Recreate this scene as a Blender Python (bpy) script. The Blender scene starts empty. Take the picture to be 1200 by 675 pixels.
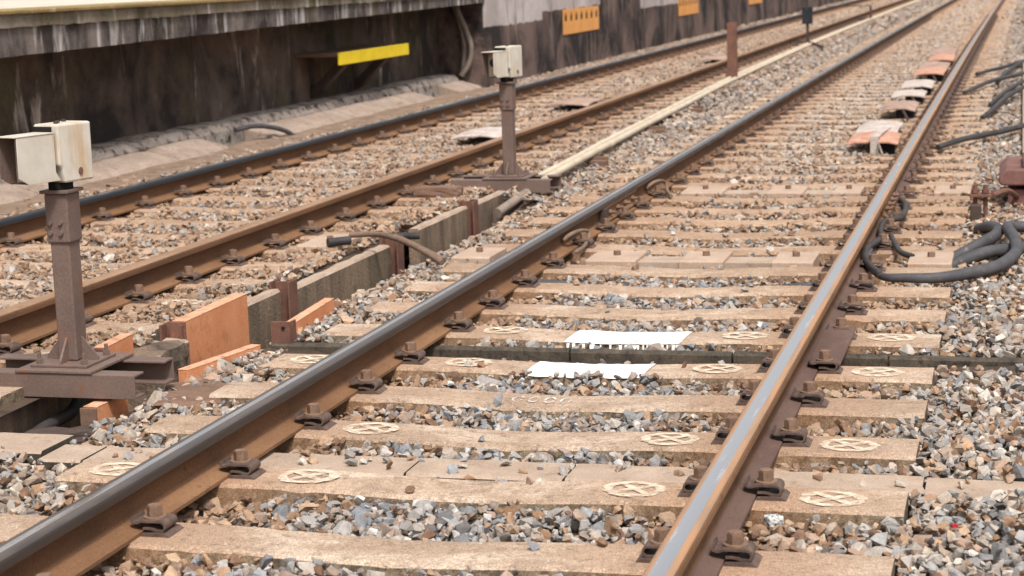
import bpy, bmesh, math, random
import numpy as np
from mathutils import Vector, Matrix, noise as mnoise

random.seed(7); rng = np.random.default_rng(11)
S = bpy.context.scene
COL = S.collection
R_ = math.radians

# ------------------------------------------------------------------ camera
FPX, PIT, YAW, ROL, CH, CX = 2188.58, 0.16707, 0.26784, -0.03299, 1.3964, 1.4771
KC = 6.46e-5                                    # very gentle right hand curve of the line
def CV(y): return KC * max(y - 8.0, 0.0) ** 2
cam_d = bpy.data.cameras.new('camera'); cam = bpy.data.objects.new('camera', cam_d); COL.objects.link(cam)
cp, sp, cy, sy = math.cos(PIT), math.sin(PIT), math.cos(YAW), math.sin(YAW)
vF = Vector((-sy * cp, cy * cp, -sp)); vR0 = Vector((cy, sy, 0)); vU0 = vR0.cross(vF)
vR = vR0 * math.cos(ROL) + vU0 * math.sin(ROL); vU = vU0 * math.cos(ROL) - vR0 * math.sin(ROL)
cam.matrix_world = Matrix(((vR.x, vU.x, -vF.x, CX), (vR.y, vU.y, -vF.y, 0), (vR.z, vU.z, -vF.z, CH), (0, 0, 0, 1)))
cam_d.sensor_width = 36; cam_d.lens = 36 * FPX / 1200
cam_d.clip_start = 0.1; cam_d.clip_end = 2000
cam_d.dof.use_dof = True; cam_d.dof.focus_distance = 6.0; cam_d.dof.aperture_fstop = 6.3
S.camera = cam

# ------------------------------------------------------------------ sky, sun, exposure
SUN_EL, SUN_AZ = R_(58), R_(150)                # azimuth clockwise from +Y: behind the camera, to the right
W = bpy.data.worlds.new('World'); S.world = W; W.use_nodes = True
wn = W.node_tree.nodes; wl = W.node_tree.links
sky = wn.new('ShaderNodeTexSky'); sky.sky_type = 'NISHITA'; sky.sun_disc = False
sky.sun_elevation = SUN_EL; sky.sun_rotation = SUN_AZ
sky.air_density = 1.0; sky.dust_density = 4.0; sky.ozone_density = 1.0
hs = wn.new('ShaderNodeHueSaturation'); hs.inputs['Saturation'].default_value = 0.12
wl.new(sky.outputs[0], hs.inputs['Color'])
wl.new(hs.outputs[0], wn['Background'].inputs['Color']); wn['Background'].inputs['Strength'].default_value = 0.07
sun_d = bpy.data.lights.new('sun', 'SUN'); sun_d.energy = 1.5; sun_d.angle = R_(10); sun_d.color = (1.0, 0.95, 0.90)
sun = bpy.data.objects.new('sun', sun_d); COL.objects.link(sun); sun.location = (6, -8, 12)
sdir = Vector((math.sin(SUN_AZ) * math.cos(SUN_EL), math.cos(SUN_AZ) * math.cos(SUN_EL), math.sin(SUN_EL)))
sun.rotation_euler = sdir.to_track_quat('Z', 'Y').to_euler()
S.view_settings.view_transform = 'Standard'; S.view_settings.look = 'None'
S.view_settings.exposure = 1.24; S.view_settings.gamma = 1.0

# ------------------------------------------------------------------ helpers: materials
def c(r, g, b):
    f = lambda v: ((v / 255) / 12.92 if v <= 10 else (((v / 255) + .055) / 1.055) ** 2.4)
    return (f(r), f(g), f(b), 1)
class NT:
    def __init__(s, name):
        s.m = bpy.data.materials.new(name); s.m.use_nodes = True
        s.t = s.m.node_tree; s.n = s.t.nodes; s.b = s.n['Principled BSDF']
        s.geo = s.n.new('ShaderNodeNewGeometry')
    def link(s, a, b): s.t.links.new(a, b)
    def pos(s, scale=(1, 1, 1), obj=False):
        mp = s.n.new('ShaderNodeMapping'); mp.inputs['Scale'].default_value = scale
        if obj:
            tc = s.n.new('ShaderNodeTexCoord'); s.link(tc.outputs['Object'], mp.inputs[0])
        else: s.link(s.geo.outputs['Position'], mp.inputs[0])
        return mp.outputs[0]
    def noise(s, scale, detail=5, rough=.6, vec=None, dist=0):
        n = s.n.new('ShaderNodeTexNoise'); n.inputs['Scale'].default_value = scale
        n.inputs['Detail'].default_value = detail; n.inputs['Roughness'].default_value = rough
        n.inputs['Distortion'].default_value = dist
        s.link(vec if vec is not None else s.pos(), n.inputs['Vector'])
        return n.outputs['Fac']
    def ramp(s, fac, stops, interp='LINEAR'):
        r = s.n.new('ShaderNodeValToRGB'); e = r.color_ramp.elements; r.color_ramp.interpolation = interp
        while len(e) < len(stops): e.new(.5)
        for i, (p, col) in enumerate(stops): e[i].position = p; e[i].color = col if len(col) == 4 else (*col, 1)
        s.link(fac, r.inputs[0]); return r.outputs[0]
    def mask(s, fac, a, b):
        m = s.n.new('ShaderNodeMapRange'); m.inputs['From Min'].default_value = a; m.inputs['From Max'].default_value = b
        s.link(fac, m.inputs['Value']); return m.outputs[0]
    def mix(s, fac, a, b, mode='MIX'):
        m = s.n.new('ShaderNodeMix'); m.data_type = 'RGBA'; m.blend_type = mode
        for v, i in ((fac, 0), (a, 6), (b, 7)):
            if isinstance(v, (int, float)): m.inputs[i].default_value = v
            elif isinstance(v, tuple): m.inputs[i].default_value = v
            else: s.link(v, m.inputs[i])
        return m.outputs[2]
    def math(s, op, a, b=0.0):
        m = s.n.new('ShaderNodeMath'); m.operation = op
        for v, i in ((a, 0), (b, 1)):
            if isinstance(v, (int, float)): m.inputs[i].default_value = v
            else: s.link(v, m.inputs[i])
        return m.outputs[0]
    def xyz(s, vec):
        q = s.n.new('ShaderNodeSeparateXYZ'); s.link(vec, q.inputs[0]); return q.outputs
    def bump(s, h, strength=.4, dist=.01):
        b = s.n.new('ShaderNodeBump'); b.inputs['Strength'].default_value = strength; b.inputs['Distance'].default_value = dist
        s.link(h, b.inputs['Height']); s.link(b.outputs[0], s.b.inputs['Normal'])
    def out(s, col, rough=.85, metal=0.0):
        if isinstance(col, tuple): s.b.inputs['Base Color'].default_value = col
        else: s.link(col, s.b.inputs['Base Color'])
        for v, k in ((rough, 'Roughness'), (metal, 'Metallic')):
            if isinstance(v, (int, float)): s.b.inputs[k].default_value = v
            else: s.link(v, s.b.inputs[k])
        s.b.inputs['Specular IOR Level'].default_value = .3
        return s.m

M = {}
def simple(name, lo, hi, scale=12, rough=.8, bump=.25, fine=150, metal=0, stretch=(1, 1, 1), spot=None, spotamt=(.58, .7)):
    t = NT(name); f = t.noise(scale, 6, .62, t.pos(stretch))
    g = t.noise(fine, 3, .6)
    col = t.mix(t.mask(f, .3, .7), lo, hi)
    col = t.mix(.35, col, t.ramp(g, [(.3, (.35, .35, .35)), (.7, (.9, .9, .9))]), 'OVERLAY')
    if spot:
        sfac = t.noise(scale * 2.3, 7, .7, t.pos((1.13, .9, 1)))
        col = t.mix(t.mask(sfac, *spotamt), col, spot)
    t.bump(g, bump, .004); M[name] = t.out(col, rough, metal); return M[name]

simple('rust_side', c(80, 57, 41), c(112, 80, 56), 7, .8, .3, 120, stretch=(1, .25, 1.6), spot=c(70, 46, 34), spotamt=(.6, .75))
simple('rust_foot', c(84, 65, 58), c(106, 84, 75), 6, .75, .2, 140, stretch=(1, .3, 1), spot=c(118, 88, 70))
simple('rust_foot_orange', c(102, 72, 50), c(132, 98, 70), 6, .8, .25, 140, stretch=(1, .3, 1), spot=c(88, 62, 46))
simple('rust_top', c(128, 98, 76), c(152, 122, 98), 9, .6, .15, 160, stretch=(1, .2, 1), spot=c(112, 80, 60))
simple('clip_steel', c(72, 58, 52), c(104, 86, 77), 30, .6, .3, 220, spot=c(150, 100, 64), spotamt=(.62, .75))
simple('bolt_rust', c(104, 82, 68), c(134, 108, 90), 40, .85, .3, 260, spot=c(96, 60, 40))
simple('brown_paint', c(98, 81, 74), c(116, 97, 88), 5, .55, .08, 120, spot=c(128, 86, 62), spotamt=(.58, .74))
simple('brown_dark', c(58, 48, 44), c(78, 64, 57), 6, .7, .2, 120, spot=c(98, 70, 54))
simple('cream_paint', c(204, 190, 160), c(226, 216, 192), 6, .5, .08, 90, spot=c(186, 150, 104), spotamt=(.62, .82))
simple('black_void', c(20, 18, 17), c(30, 27, 25), 20, .9, .1)
simple('orange_paint', c(200, 126, 86), c(214, 148, 108), 5, .65, .1, 130, spot=c(160, 104, 74), spotamt=(.54, .74))
simple('orange_top', c(196, 140, 108), c(210, 160, 130), 8, .75, .1, 130, spot=c(146, 104, 78), spotamt=(.52, .68))
simple('rust_plate', c(92, 66, 58), c(120, 84, 70), 9, .75, .2, 120, spot=c(150, 96, 60))
simple('hose_grey', c(60, 59, 62), c(82, 80, 82), 10, .6, .1, 140, spot=c(142, 126, 112), spotamt=(.6, .8))
simple('hose_black', c(46, 44, 46), c(70, 66, 64), 10, .55, .15, 140, spot=c(112, 98, 86), spotamt=(.64, .85))
simple('pipe_cream', c(176, 160, 138), c(200, 186, 166), 4, .6, .1, 120, spot=c(172, 144, 112), spotamt=(.6, .8))
simple('pipe_brown', c(96, 78, 66), c(128, 106, 90), 8, .75, .2, 120, spot=c(96, 74, 60))
simple('conduit', c(112, 100, 92), c(146, 130, 118), 8, .6, .1)
simple('yellow_paint', c(226, 188, 20), c(244, 212, 50), 5, .6, .06, 90, spot=c(190, 160, 60), spotamt=(.68, .85))
simple('lid_orange', c(158, 108, 88), c(188, 144, 122), 8, .85, .3, 60, spot=c(196, 166, 148), spotamt=(.5, .66))
simple('lid_pink', c(136, 110, 98), c(170, 144, 130), 6, .8, .2, 60, spot=c(120, 88, 74), spotamt=(.58, .72))
simple('lid_white', c(158, 142, 132), c(192, 182, 175), 8, .85, .3, 60, spot=c(138, 106, 88), spotamt=(.58, .74))
simple('plate_beige', c(160, 136, 118), c(178, 156, 138), 6, .75, .1, 140, spot=c(176, 134, 104), spotamt=(.58, .75))
simple('red_brown', c(98, 68, 62), c(126, 90, 82), 8, .7, .25, 90, spot=c(168, 110, 88), spotamt=(.58, .75))
simple('cabinet_black', c(28, 32, 36), c(44, 48, 52), 8, .45, .05)
simple('vent_orange', c(214, 144, 78), c(232, 164, 96), 4, .7, .1, 60, spot=c(150, 96, 60), spotamt=(.6, .8), stretch=(1, 1, .35))
simple('tag_white', c(176, 173, 170), c(204, 202, 199), 60, .7, .1, spot=c(84, 84, 90), spotamt=(.5, .58))
simple('tag_red', c(150, 30, 36), c(176, 46, 50), 30, .6, .1)
simple('ground_dirt', c(104, 86, 72), c(146, 124, 106), 7, .95, .6, 60, spot=c(92, 78, 66))
simple('ballast_dirt_shade', c(58, 47, 39), c(86, 70, 58), 9, .95, .6, 80, spot=c(44, 38, 33))  # dirt under the stones, darkened to paint shade into the gaps between them
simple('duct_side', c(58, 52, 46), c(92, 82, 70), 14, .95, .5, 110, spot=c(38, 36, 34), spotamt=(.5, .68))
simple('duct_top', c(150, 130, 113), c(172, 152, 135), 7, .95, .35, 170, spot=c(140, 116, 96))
simple('wood_old', c(96, 74, 62), c(124, 98, 82), 6, .9, .4, 90, stretch=(.3, 3, 3), spot=c(70, 56, 48))

def polished(name, base, rough, band, rust, lo=.42, hi=.75):
    t = NT(name); v = t.pos((6, .35, 6)); f = t.noise(9, 5, .6, v)
    m = t.mask(f, lo, hi)
    col = t.mix(m, base, rust)
    rr = t.math('ADD', t.math('MULTIPLY', m, .4), rough)
    met = t.math('SUBTRACT', band, t.math('MULTIPLY', m, band * .8))
    M[name] = t.out(col, rr, met)
polished('steel_run', c(240, 240, 242), .2, 1.0, c(210, 196, 184), .6, .9)
polished('steel_run_dark', c(214, 208, 204), .24, .95, c(150, 138, 130), .5, .85)  # polished running top, lightened so the specular streak is partly in the colour
polished('steel_gauge', c(78, 70, 66), .4, .6, c(74, 60, 52), .45, .75)
polished('steel_mid', c(126, 116, 112), .3, .85, c(104, 92, 86), .45, .8)
polished('steel_edge', c(206, 166, 134), .36, .7, c(176, 130, 94), .4, .7)
polished('steel_blue', c(62, 66, 72), .38, .7, c(58, 56, 55), .5, .8)

# concrete sleeper: warm iron dust near the rails, paler in the middle (object x is across the track)
def sleeper_mat(name, side):
    t = NT(name)
    ox = t.xyz(t.pos((1, 1, 1), obj=True))[0]
    ax = t.math('ABSOLUTE', t.math('SUBTRACT', t.math('ABSOLUTE', ox), .75))
    n1 = t.noise(5, 6, .65); n2 = t.noise(230, 2, .7); n3 = t.noise(26, 6, .7)
    dust = t.mask(t.math('ADD', ax, t.math('MULTIPLY', t.math('SUBTRACT', n1, .5), .55)), .42, .02)
    wy = t.xyz(t.geo.outputs['Position'])[1]; jm = t.mask(t.math('ABSOLUTE', t.math('SUBTRACT', wy, 10.6)), 3.6, .6)   # iron dust around the rail joint
    dust = t.math('MAXIMUM', dust, t.math('MULTIPLY', jm, t.math('ADD', .35, t.math('MULTIPLY', n1, .7))))
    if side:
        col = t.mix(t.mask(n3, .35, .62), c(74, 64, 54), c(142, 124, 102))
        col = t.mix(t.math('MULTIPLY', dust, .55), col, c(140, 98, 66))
    else:
        n5 = t.noise(1.7, 6, .7, t.pos((1, 2.2, 1)), .6)
        col = t.mix(t.mask(n1, .36, .62), c(184, 160, 139), c(158, 135, 115))
        col = t.mix(t.mask(n5, .5, .64), col, c(200, 180, 160))
        col = t.mix(t.math('MULTIPLY', dust, .72), col, c(156, 118, 89))
        oi = t.n.new('ShaderNodeObjectInfo')
        col = t.mix(oi.outputs['Random'], col, t.mix(.35, col, c(140, 120, 102)))
        col = t.mix(t.math('MULTIPLY', t.mask(n3, .54, .70), .8), col, c(112, 92, 77))
        col = t.mix(t.math('MULTIPLY', t.mask(t.noise(9, 7, .75, None, .8), .58, .7), .7), col, c(104, 80, 62))
        col = t.mix(t.mask(t.noise(60, 5, .7), .62, .76), col, c(206, 190, 172))
    col = t.mix(.6, col, t.ramp(n2, [(.3, (.16, .16, .16)), (.5, (.5, .5, .5)), (.7, (.9, .9, .9))]), 'OVERLAY')
    col = t.mix(.4, col, t.ramp(t.noise(75, 4, .7), [(.32, (.25, .24, .23)), (.5, (.5, .5, .5)), (.7, (.8, .8, .8))]), 'OVERLAY')
    h = t.math('ADD', t.math('MULTIPLY', n2, .5), n3)
    t.bump(h, .55 if side else .35, .006); M[name] = t.out(col, .95)
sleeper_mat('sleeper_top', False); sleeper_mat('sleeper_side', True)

def paint_mat(name, col, lo, hi, sc):
    t = NT(name); f = t.noise(sc, 6, .7)
    t.out(col, .8); t.bump(t.noise(180, 2), .3, .003)
    tr = t.n.new('ShaderNodeBsdfTransparent'); mx = t.n.new('ShaderNodeMixShader')
    t.link(t.mask(f, lo, hi), mx.inputs[0]); t.link(tr.outputs[0], mx.inputs[1]); t.link(t.b.outputs[0], mx.inputs[2])
    t.link(mx.outputs[0], t.n['Material Output'].inputs['Surface']); M[name] = t.m
paint_mat('mark_paint', c(220, 202, 180), .30, .60, 26)
paint_mat('white_paint', c(236, 233, 228), .28, .40, 26)
paint_mat('faint_paint', c(220, 214, 206), .42, .62, 40)

# stone: colour per stone from the mesh, veins and dust on top
t = NT('ballast_stone'); a = t.n.new('ShaderNodeAttribute'); a.attribute_name = 'tint'
n1 = t.noise(55, 5, .7); n2 = t.noise(240, 2, .6)
col = t.mix(.55, a.outputs['Color'], t.ramp(n1, [(.3, (.28, .27, .26)), (.5, (.5, .5, .5)), (.72, (.8, .78, .75))]), 'OVERLAY')
col = t.mix(t.mask(t.noise(30, 4, .6), .55, .75), col, t.mix(.5, col, c(160, 138, 118)))
t.bump(t.math('ADD', n1, t.math('MULTIPLY', n2, .4)), .5, .008); M['stone'] = t.out(col, .9)

# platform concretes with vertical run-off stains
def stained(name, base, dark, pale, green, dk=(.4, .6), pl=(.62, .72), sy_=5.0):
    t = NT(name)
    s1 = t.noise(1, 6, .7, t.pos((1, sy_ * .55, .9)), .5); s2 = t.noise(1, 5, .65, t.pos((3, sy_ * 1.5, .8)), .3)
    s3 = t.noise(1.3, 6, .65); g = t.noise(70, 4, .7); s4 = t.noise(1, 5, .65, t.pos((1, 1.1, .9)))
    m = t.math('ADD', t.math('MULTIPLY', s1, .6), t.math('MULTIPLY', s3, .4))
    col = t.mix(t.mask(m, *dk), dark, base)
    col = t.mix(t.mask(s4, .5, .68), col, t.mix(.5, col, green))
    col = t.mix(t.mask(s2, *pl), col, pale)
    col = t.mix(.5, col, t.ramp(g, [(.3, (.3, .3, .3)), (.7, (.75, .75, .75))]), 'OVERLAY')
    oi = t.n.new('ShaderNodeObjectInfo'); col = t.mix(t.math('MULTIPLY', oi.outputs['Random'], .3), col, t.mix(.5, col, c(82, 70, 68)))
    t.bump(t.math('ADD', g, s3), .5, .02); M[name] = t.out(col, .92); return t
stained('wall_dark', c(126, 108, 96), c(50, 44, 41), c(204, 190, 178), c(98, 94, 54), (.44, .64), (.58, .70), 2.2)
stained('fascia_face', c(132, 121, 115), c(52, 45, 43), c(204, 197, 194), c(96, 86, 58), (.44, .58), (.54, .66), 4)
stained('fascia_lip', c(150, 138, 124), c(84, 76, 56), c(204, 194, 188), c(100, 92, 44), (.4, .58), (.56, .68), 3)
stained('coping_edge', c(170, 144, 96), c(116, 98, 64), c(200, 184, 150), c(112, 102, 50), (.35, .6), (.6, .7), 2)
stained('coping_top', c(212, 200, 186), c(190, 176, 160), c(226, 218, 208), c(190, 176, 150), (.35, .6), (.6, .7), 2)
simple('kerb_concrete', c(128, 116, 108), c(172, 160, 150), 4, .95, .5, 60, spot=c(60, 54, 52), spotamt=(.5, .62))
simple('kerb_toe', c(134, 117, 104), c(166, 148, 134), 5, .95, .5, 60, spot=c(108, 90, 78), spotamt=(.56, .7))
stained('slab_concrete', c(146, 124, 104), c(78, 68, 60), c(172, 152, 132), c(92, 90, 64), (.38, .58), (.62, .74), 11)

# far wall: limewashed upper patches over dark stained render (the wash has its own stepped outline)
t = NT('wall_washed'); px, py, pz = t.xyz(t.geo.outputs['Position'])
s1 = t.noise(1, 6, .7, t.pos((1, .9, .8)), .5); s2 = t.noise(1, 5, .65, t.pos((3, 3.2, .5)), .3); g = t.noise(60, 4, .7)
dark = t.mix(t.mask(s1, .42, .60), c(44, 37, 37), c(118, 98, 90))
dark = t.mix(t.mask(s2, .60, .72), dark, c(158, 140, 130))
wash = t.mix(t.mask(s1, .35, .62), c(158, 146, 142), c(200, 190, 187))
wash = t.mix(t.mask(s2, .56, .7), wash, c(128, 114, 108))
def band(y0, y1, z0):
    jz = t.math('ADD', pz, t.math('MULTIPLY', t.math('SUBTRACT', s2, .5), .12))
    return t.math('MULTIPLY', t.math('MULTIPLY', t.math('GREATER_THAN', py, y0), t.math('LESS_THAN', py, y1)), t.math('GREATER_THAN', jz, z0))
mk = t.math('MULTIPLY', t.math('GREATER_THAN', px, -5.13), t.math('MAXIMUM', band(20, 26.0, .72), t.math('MAXIMUM', band(26.0, 29.8, .84), t.math('MAXIMUM', band(33.1, 37, .70), band(37, 45, .9)))))
col = t.mix(mk, dark, wash); col = t.mix(.4, col, t.ramp(g, [(.3, (.3, .3, .3)), (.7, (.75, .75, .75))]), 'OVERLAY')
t.bump(g, .4, .02); M['wall_washed'] = t.out(col, .92)

# cream housing: rust weeping from the lower edges
t = NT('cream_rusty'); n1 = t.noise(9, 6, .65); n2 = t.noise(1, 5, .6, t.pos((16, 16, 3)))
col = t.mix(t.mask(n1, .35, .65), c(190, 180, 164), c(206, 198, 186))
col = t.mix(t.math('MULTIPLY', t.mask(n2, .52, .74), .75), col, c(184, 146, 100)); t.bump(t.noise(90, 3), .08, .003); M['cream_rusty'] = t.out(col, .5)

# ------------------------------------------------------------------ helpers: meshes
class MB:
    def __init__(s): s.v = []; s.f = []; s.mi = []
    def add(s, vs, fs, mi=0):
        o = len(s.v); s.v += [tuple(v) for v in vs]; s.f += [tuple(i + o for i in f) for f in fs]
        s.mi += (mi if isinstance(mi, list) else [mi] * len(fs)); return s
    def box(s, x0, x1, y0, y1, z0, z1, mi=0, T=None):
        vs = [(x, y, z) for z in (z0, z1) for (x, y) in ((x0, y0), (x1, y0), (x1, y1), (x0, y1))]
        if T: vs = [T @ Vector(v) for v in vs]
        return s.add(vs, [(3, 2, 1, 0), (4, 5, 6, 7), (0, 1, 5, 4), (1, 2, 6, 5), (2, 3, 7, 6), (3, 0, 4, 7)], mi)
    def prism(s, poly, a, b, axis='y', mi=0, T=None):
        n = len(poly); mk = {'y': lambda p, q: (p[0], q, p[1]), 'x': lambda p, q: (q, p[0], p[1]), 'z': lambda p, q: (p[0], p[1], q)}[axis]
        vs = [mk(p, a) for p in poly] + [mk(p, b) for p in poly]
        if T: vs = [T @ Vector(v) for v in vs]
        fs = [tuple(range(n))[::-1], tuple(range(n, 2 * n))] + [(i, (i + 1) % n, n + (i + 1) % n, n + i) for i in range(n)]
        return s.add(vs, fs, mi)
    def tube(s, pts, r, sides=10, mi=0, smooth=True, caps=True):
        P = [Vector(p) for p in pts]
        if smooth and len(P) > 2:
            Q = []
            for i in range(len(P) - 1):
                p0 = P[max(i - 1, 0)]; p1 = P[i]; p2 = P[i + 1]; p3 = P[min(i + 2, len(P) - 1)]
                for k in range(6):
                    u = k / 6; Q.append(.5 * ((2 * p1) + (p2 - p0) * u + (2 * p0 - 5 * p1 + 4 * p2 - p3) * u * u + (3 * p1 - p0 - 3 * p2 + p3) * u ** 3))
            P = Q + [P[-1]]
        rr = r if callable(r) else (lambda u: r)
        vs, fs = [], []; up = Vector((0, 0, 1)); n = len(P)
        for i, p in enumerate(P):
            d = (P[min(i + 1, n - 1)] - P[max(i - 1, 0)]).normalized()
            if abs(d.z) > .95: up = Vector((1, 0, 0))
            a = d.cross(up).normalized(); b = a.cross(d)
            for k in range(sides):
                an = 2 * math.pi * k / sides; vs.append(p + (a * math.cos(an) + b * math.sin(an)) * rr(i / (n - 1)))
        for i in range(n - 1):
            for k in range(sides):
                fs.append((i * sides + k, i * sides + (k + 1) % sides, (i + 1) * sides + (k + 1) % sides, (i + 1) * sides + k))
        if caps: fs += [tuple(range(sides)), tuple(range((n - 1) * sides, n * sides))[::-1]]
        return s.add(vs, fs, mi)
    def mesh(s, name, mats, smooth=False):
        me = bpy.data.meshes.new(name); me.from_pydata(s.v, [], s.f); me.validate()
        for m in (mats if isinstance(mats, (list, tuple)) else [mats]): me.materials.append(M[m])
        if len(me.polygons) == len(s.mi): me.polygons.foreach_set('material_index', s.mi)
        bm = bmesh.new(); bm.from_mesh(me); bmesh.ops.recalc_face_normals(bm, faces=bm.faces); bm.to_mesh(me); bm.free()
        if smooth:
            me.polygons.foreach_set('use_smooth', [True] * len(me.polygons))
            try: me.set_sharp_from_angle(angle=R_(40))
            except Exception: pass
        return me
    def build(s, name, mats, parent=None, smooth=False, bevel=0, loc=None):
        o = bpy.data.objects.new(name, s.mesh(name, mats, smooth)); COL.objects.link(o)
        if parent: o.parent = parent
        if loc: o.location = loc
        if bevel:
            b = o.modifiers.new('bevel', 'BEVEL'); b.width = bevel; b.segments = 2; b.limit_method = 'ANGLE'; b.angle_limit = R_(35)
        return o
def tag(o, label=None, cat=None, group=None, kind=None):
    for k, v in (('label', label), ('category', cat), ('group', group), ('kind', kind)):
        if v: o[k] = v
    return o
def empty(name, loc, label, cat, group=None, rz=0):
    o = bpy.data.objects.new(name, None); COL.objects.link(o); o.location = loc; o.rotation_euler.z = rz; o.empty_display_size = .1
    return tag(o, label, cat, group)
def link_mesh(name, me, parent=None, loc=(0, 0, 0), rz=0):
    o = bpy.data.objects.new(name, me); COL.objects.link(o); o.parent = parent; o.location = loc; o.rotation_euler.z = rz; return o
def ribbon(pts, th):
    """closed polygon of a bent strip of thickness th along a 2D polyline"""
    L, Rr = [], []
    for i, p in enumerate(pts):
        a = Vector(pts[max(i - 1, 0)]); b = Vector(pts[min(i + 1, len(pts) - 1)]); d = (b - a).normalized(); n = Vector((-d.y, d.x)) * th / 2
        L.append((p[0] + n.x, p[1] + n.y)); Rr.append((p[0] - n.x, p[1] - n.y))
    return L, Rr
def strip_mesh(mb, pts, th, y0, y1, mi=0):
    L, Rr = ribbon(pts, th); n = len(pts)
    vs = [(p[0], y, p[1]) for y in (y0, y1) for p in L + Rr]; N = 2 * n; fs = []
    for i in range(n - 1):
        fs += [(i, i + 1, N + i + 1, N + i), (n + i, N + n + i, N + n + i + 1, n + i + 1),
               (i, n + i, n + i + 1, i + 1), (N + i, N + i + 1, N + n + i + 1, N + n + i)]
    fs += [(0, N, N + n, n), (n - 1, 2 * n - 1, N + 2 * n - 1, N + n - 1)]
    mb.add(vs, fs, mi)
def nz(x, y, s=1.0, seed=0.0): return mnoise.noise(Vector((x * s, y * s, seed)))

# ------------------------------------------------------------------ layout numbers (metres; z = 0 is the near sleeper top)
G = .7525                                        # rail centre from track centre
T2X, T2Z = -3.0145, .05                          # the far track: centre and height
RH = .138
SL = [3.68, 4.246, 4.814, 5.385, 5.888, 6.384, 6.990, 7.498, 8.040, 8.57, 9.23, 9.78, 10.28, 10.76, 11.27, 12.0]
while SL[-1] < 75: SL.append(SL[-1] + .565 + random.uniform(-.02, .02))
SL2 = [5.55, 6.12, 6.70, 7.23, 7.74, 8.25, 8.78, 9.28, 9.82, 10.37, 10.92, 11.46, 11.99]
while SL2[-1] < 75: SL2.append(SL2[-1] + .565 + random.uniform(-.02, .02))
TRX0, TRX1, TRY1 = -1.68, -1.43, 11.25           # open cable trench between the tracks

def sag(x): return -.015 * (.5 + .5 * math.cos(math.pi * x / .56)) if abs(x) < .56 else 0.0
def surf(x, y):
    """height of the ballast surface"""
    b = .010 * nz(x, y, 2.2, 3.0) + .008 * nz(x, y, 6, 9.0)
    if x < -1.74 or (y > TRY1 + .1 and x < -1.62):
        u = x - T2X; a = abs(u); z = T2Z + .004 - .03 * math.exp(-((a - G) / .17) ** 2) - .012 * max(0, 1 - a / .4)
        if u < -1.35: z = T2Z - .02 - .05 * min(1, (-1.35 - u) / .5)
        return z + b
    if x < TRX1 and 5.22 < y < TRY1: return -.2 + b
    if x < TRX1 and y <= 5.22: return 0.0 + b
    a = abs(x)
    z = -.018 - .03 * math.exp(-((a - G) / .17) ** 2) - .010 * max(0, 1 - a / .45) + .016 * min(1, max(0, (y - 8.5) / 3))
    if x > 1.22: z = -.008 + .012 * min(1, (x - 1.22) / .3)
    if x < -1.2: z = -.02
    if -1.4 < x < -1.15 and 6.0 < y < 7.6: z = .004
    if x < -1.3 and y > TRY1: z = -.02 + .05 * min(1, (-1.3 - x) / .3)
    return z + b

# ------------------------------------------------------------------ ground and ballast bed
g = MB(); g.add([(-300, -100, -.42), (300, -100, -.42), (300, 500, -.42), (-300, 500, -.42)], [(0, 1, 2, 3)])
tag(g.build('ground', 'ground_dirt'), kind='structure')
def bed(name, x0, x1, y0, y1, nx, ny, off):
    g = MB(); ys = [y0 + (y1 - y0) * (j / ny) ** 1.6 for j in range(ny + 1)]; vs = []
    for y in ys:
        for i in range(nx + 1):
            x = x0 + (x1 - x0) * i / nx; xs = min(max(x, x0 + .01), x1 - .01)
            vs.append((x + CV(y), y, surf(xs, y) - off))
    fs = [(j * (nx + 1) + i, j * (nx + 1) + i + 1, (j + 1) * (nx + 1) + i + 1, (j + 1) * (nx + 1) + i) for j in range(ny) for i in range(nx)]
    g.add(vs, fs); return tag(g.build(name, 'ballast_dirt_shade', smooth=True), kind='structure')
bed('near_ballast_bed', -1.40, 7.0, .8, 130, 84, 150, .045)
bed('far_ballast_bed', -5.80, -1.75, .8, 130, 44, 130, .045)
g = MB(); xs_ = np.linspace(-5.2, -4.58, 8); ys_ = np.linspace(4, 22.8, 60)
g.add([(x + CV(y), y, -.012 - .01 * (x + 5.2) + .014 * nz(x, y, 5, 2) + .01 * nz(x, y, 14, 5)) for y in ys_ for x in xs_], [(j * 8 + i, j * 8 + i + 1, j * 8 + i + 9, j * 8 + i + 8) for j in range(59) for i in range(7)])
tag(g.build('dirt_path', 'ground_dirt', smooth=True), kind='structure')
bed('trench_floor', -1.75, -1.40, .8, TRY1 + .1, 4, 40, .05)
bed('ballast_strip', -1.75, -1.40, TRY1 + .1, 130, 5, 90, .045)

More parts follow.
